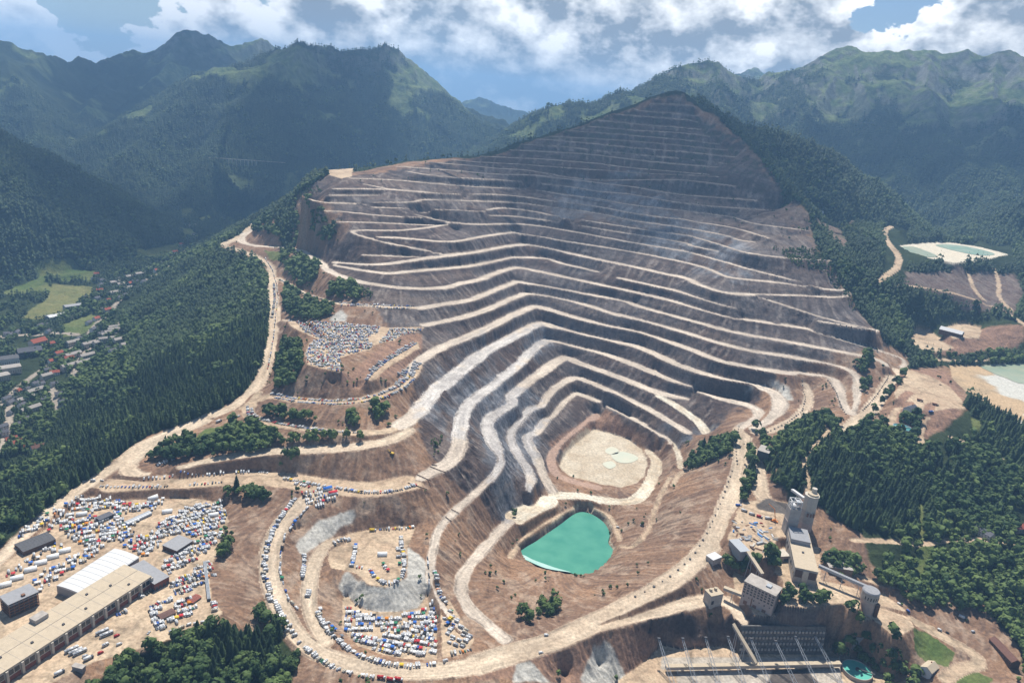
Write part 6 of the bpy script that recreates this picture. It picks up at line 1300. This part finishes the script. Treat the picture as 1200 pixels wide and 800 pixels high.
MB().box(-3.2, 2.2, -1.7, 1.7, 1.3, 3.0).build('body', MT['yellow'], t); MB().box(.6, 2.3, .4, 1.7, 3.01, 4.4).build('cab', MT['glass'], t); b_ = MB(); b_.bar((2, -.3, 2.4), (6, -.3, 6.2), .45, sq=True); b_.bar((6, -.3, 6.2), (9, -.3, 3.2), .35, sq=True); b_.build('boom', MT['yellow'], t); MB().prism([(8.3, 2.2), (9.6, 3.2), (9.8, 1.6), (8.8, 1.0)], -1, .4, 1).build('bucket', MT['rust'], t)
t = machine_root('mobile_crane', 'orange mobile crane with raised bent boom in front of the slope with painted shade', 'crane', 907, 611, 150)
MB().box(-5, 5, -1.4, 1.4, 1.0, 2.2).build('chassis', MT['orange'], t); MB().box(-2.5, 1.5, -1.3, 1.3, 2.21, 4.2).build('turntable', MT['orange'], t); MB().box(3.3, 5, -1.3, 1.3, 2.21, 3.6).build('cab', MT['glass'], t); b_ = MB(); b_.bar((-1, 0, 3.8), (3, 0, 19), .6, sq=True); b_.bar((3, 0, 19), (12, 0, 24), .45, sq=True); b_.build('boom', MT['orange'], t); MB().bar((12, 0, 24), (12, 0, 10), .08).build('cable', MT['black'], t)
for x_ in (-3.5, -1.5, 3.5):
    for s_ in (-1, 1): MB().bar((x_, s_*1.0, .6), (x_, s_*1.5, .6), .6, 12).build('wheel', MT['black'], t)
# pipe ramp beside the paddock
A, B_ = hit(np.array([240., 245.]), np.array([660., 704.])); d = B_-A; t = root('pipe_ramp', 'long pale pipe trestle at the right edge of the paddock', 'pipeline', tuple(A), math.atan2(d[1], d[0])); L_ = math.hypot(d[0], d[1]); dz = float(B_[2]-A[2])
q_ = MB()
for s_ in (-1.2, 0, 1.2): q_.bar((0, s_, 3), (L_, s_, 3+dz), .5, 8)
q_.build('pipes', MT['steel'], t); q_ = MB()
for k in range(14): q_.box(L_*k/13-.3, L_*k/13+.3, -1.8, 1.8, dz*k/13-2, dz*k/13+2.45)
q_.build('trestles', MT['dgrey'], t)
# ------------------------------------------------------------------ haze: the valley air
def build_haze():
    bm = bmesh.new(); bmesh.ops.create_cube(bm, size=1.0)
    zt, zb = float(ZA.max())+60, float(ZA.min())-1.5
    for v in bm.verts: v.co = (v.co.x*46000, v.co.y*46000, zb if v.co.z < 0 else zt)
    me = bpy.data.meshes.new('haze'); bm.to_mesh(me); bm.free()
    m = bpy.data.materials.new('haze'); m.use_nodes = True; nt = m.node_tree; nt.nodes.clear()
    o = nt.nodes.new('ShaderNodeOutputMaterial'); p = nt.nodes.new('ShaderNodeVolumePrincipled')
    p.inputs['Color'].default_value = (*HAZE_COL, 1); p.inputs['Density'].default_value = HAZE_DENS; p.inputs['Anisotropy'].default_value = .15
    nt.links.new(p.outputs[0], o.inputs['Volume']); me.materials.append(m)
    ob = link('haze', me); ob['kind'] = 'stuff'
HAZE_COL = (.32, .60, 1.0); HAZE_DENS = 9e-5
build_haze()
# ------------------------------------------------------------------ thin clouds added out of view to cast soft shade on the upper mine and the hills
def cloud_material():
    m = bpy.data.materials.new('shade_veil'); m.use_nodes = True; nt = m.node_tree; nt.nodes.clear(); N = nt.nodes.new; K = nt.links.new
    out = N('ShaderNodeOutputMaterial'); mx = N('ShaderNodeMixShader'); tr = N('ShaderNodeBsdfTransparent'); df = N('ShaderNodeBsdfDiffuse'); df.inputs['Color'].default_value = (.86, .87, .89, 1)
    tc = N('ShaderNodeTexCoord'); sp = N('ShaderNodeVectorMath'); sp.operation = 'MULTIPLY'; sp.inputs[1].default_value = (1, 1, 0); K(tc.outputs['Object'], sp.inputs[0])
    ln = N('ShaderNodeVectorMath'); ln.operation = 'LENGTH'; K(sp.outputs[0], ln.inputs[0]); no = N('ShaderNodeTexNoise'); no.inputs['Scale'].default_value = 2.6; no.inputs['Detail'].default_value = 6; no.inputs['Roughness'].default_value = .6; K(tc.outputs['Object'], no.inputs['Vector'])
    a = N('ShaderNodeMath'); a.operation = 'MULTIPLY_ADD'; K(no.outputs['Fac'], a.inputs[0]); a.inputs[1].default_value = -1.1; K(ln.outputs['Value'], a.inputs[2])
    r = N('ShaderNodeMapRange'); r.interpolation_type = 'SMOOTHSTEP'; r.inputs[1].default_value = .46; r.inputs[2].default_value = .06; r.inputs[3].default_value = 0; r.inputs[4].default_value = .56; K(a.outputs[0], r.inputs[0])
    K(r.outputs[0], mx.inputs['Fac']); K(tr.outputs[0], mx.inputs[1]); K(df.outputs[0], mx.inputs[2]); K(mx.outputs[0], out.inputs['Surface']); return m
CLOUDM = cloud_material()
def cloud(cx, cy, ground, lift, rx, ry, seed):
    k = lift/math.tan(SUN_EL); bm = bmesh.new(); bmesh.ops.create_icosphere(bm, subdivisions=5, radius=1.0)
    P_ = np.array([v.co[:] for v in bm.verts]); d = 1+.16*fbm(P_[:, 0]*3+seed*7.1, P_[:, 1]*3+P_[:, 2]*2.3, 1.0, 4, seed)
    for v, q in zip(bm.verts, d): v.co *= float(q)
    me = bpy.data.meshes.new('shade_cloud'); bm.to_mesh(me); bm.free(); me.materials.append(CLOUDM); o = link('shade_cloud', me); o['kind'] = 'stuff'
    o.location = (cx+k*math.sin(SUN_AZ), cy+k*math.cos(SUN_AZ), ground+lift); o.scale = (rx, ry, 110); o.rotation_euler.z = seed
cloud(330, 2480, 520, 1300, 760, 560, 3)
cloud(-1500, 2750, 120, 1750, 800, 640, 4)
cloud(-1150, 4150, 350, 1750, 1000, 520, 5)
cloud(2100, 3600, 450, 1800, 900, 560, 6)
cloud(-2700, 5400, 500, 2100, 1100, 700, 8)
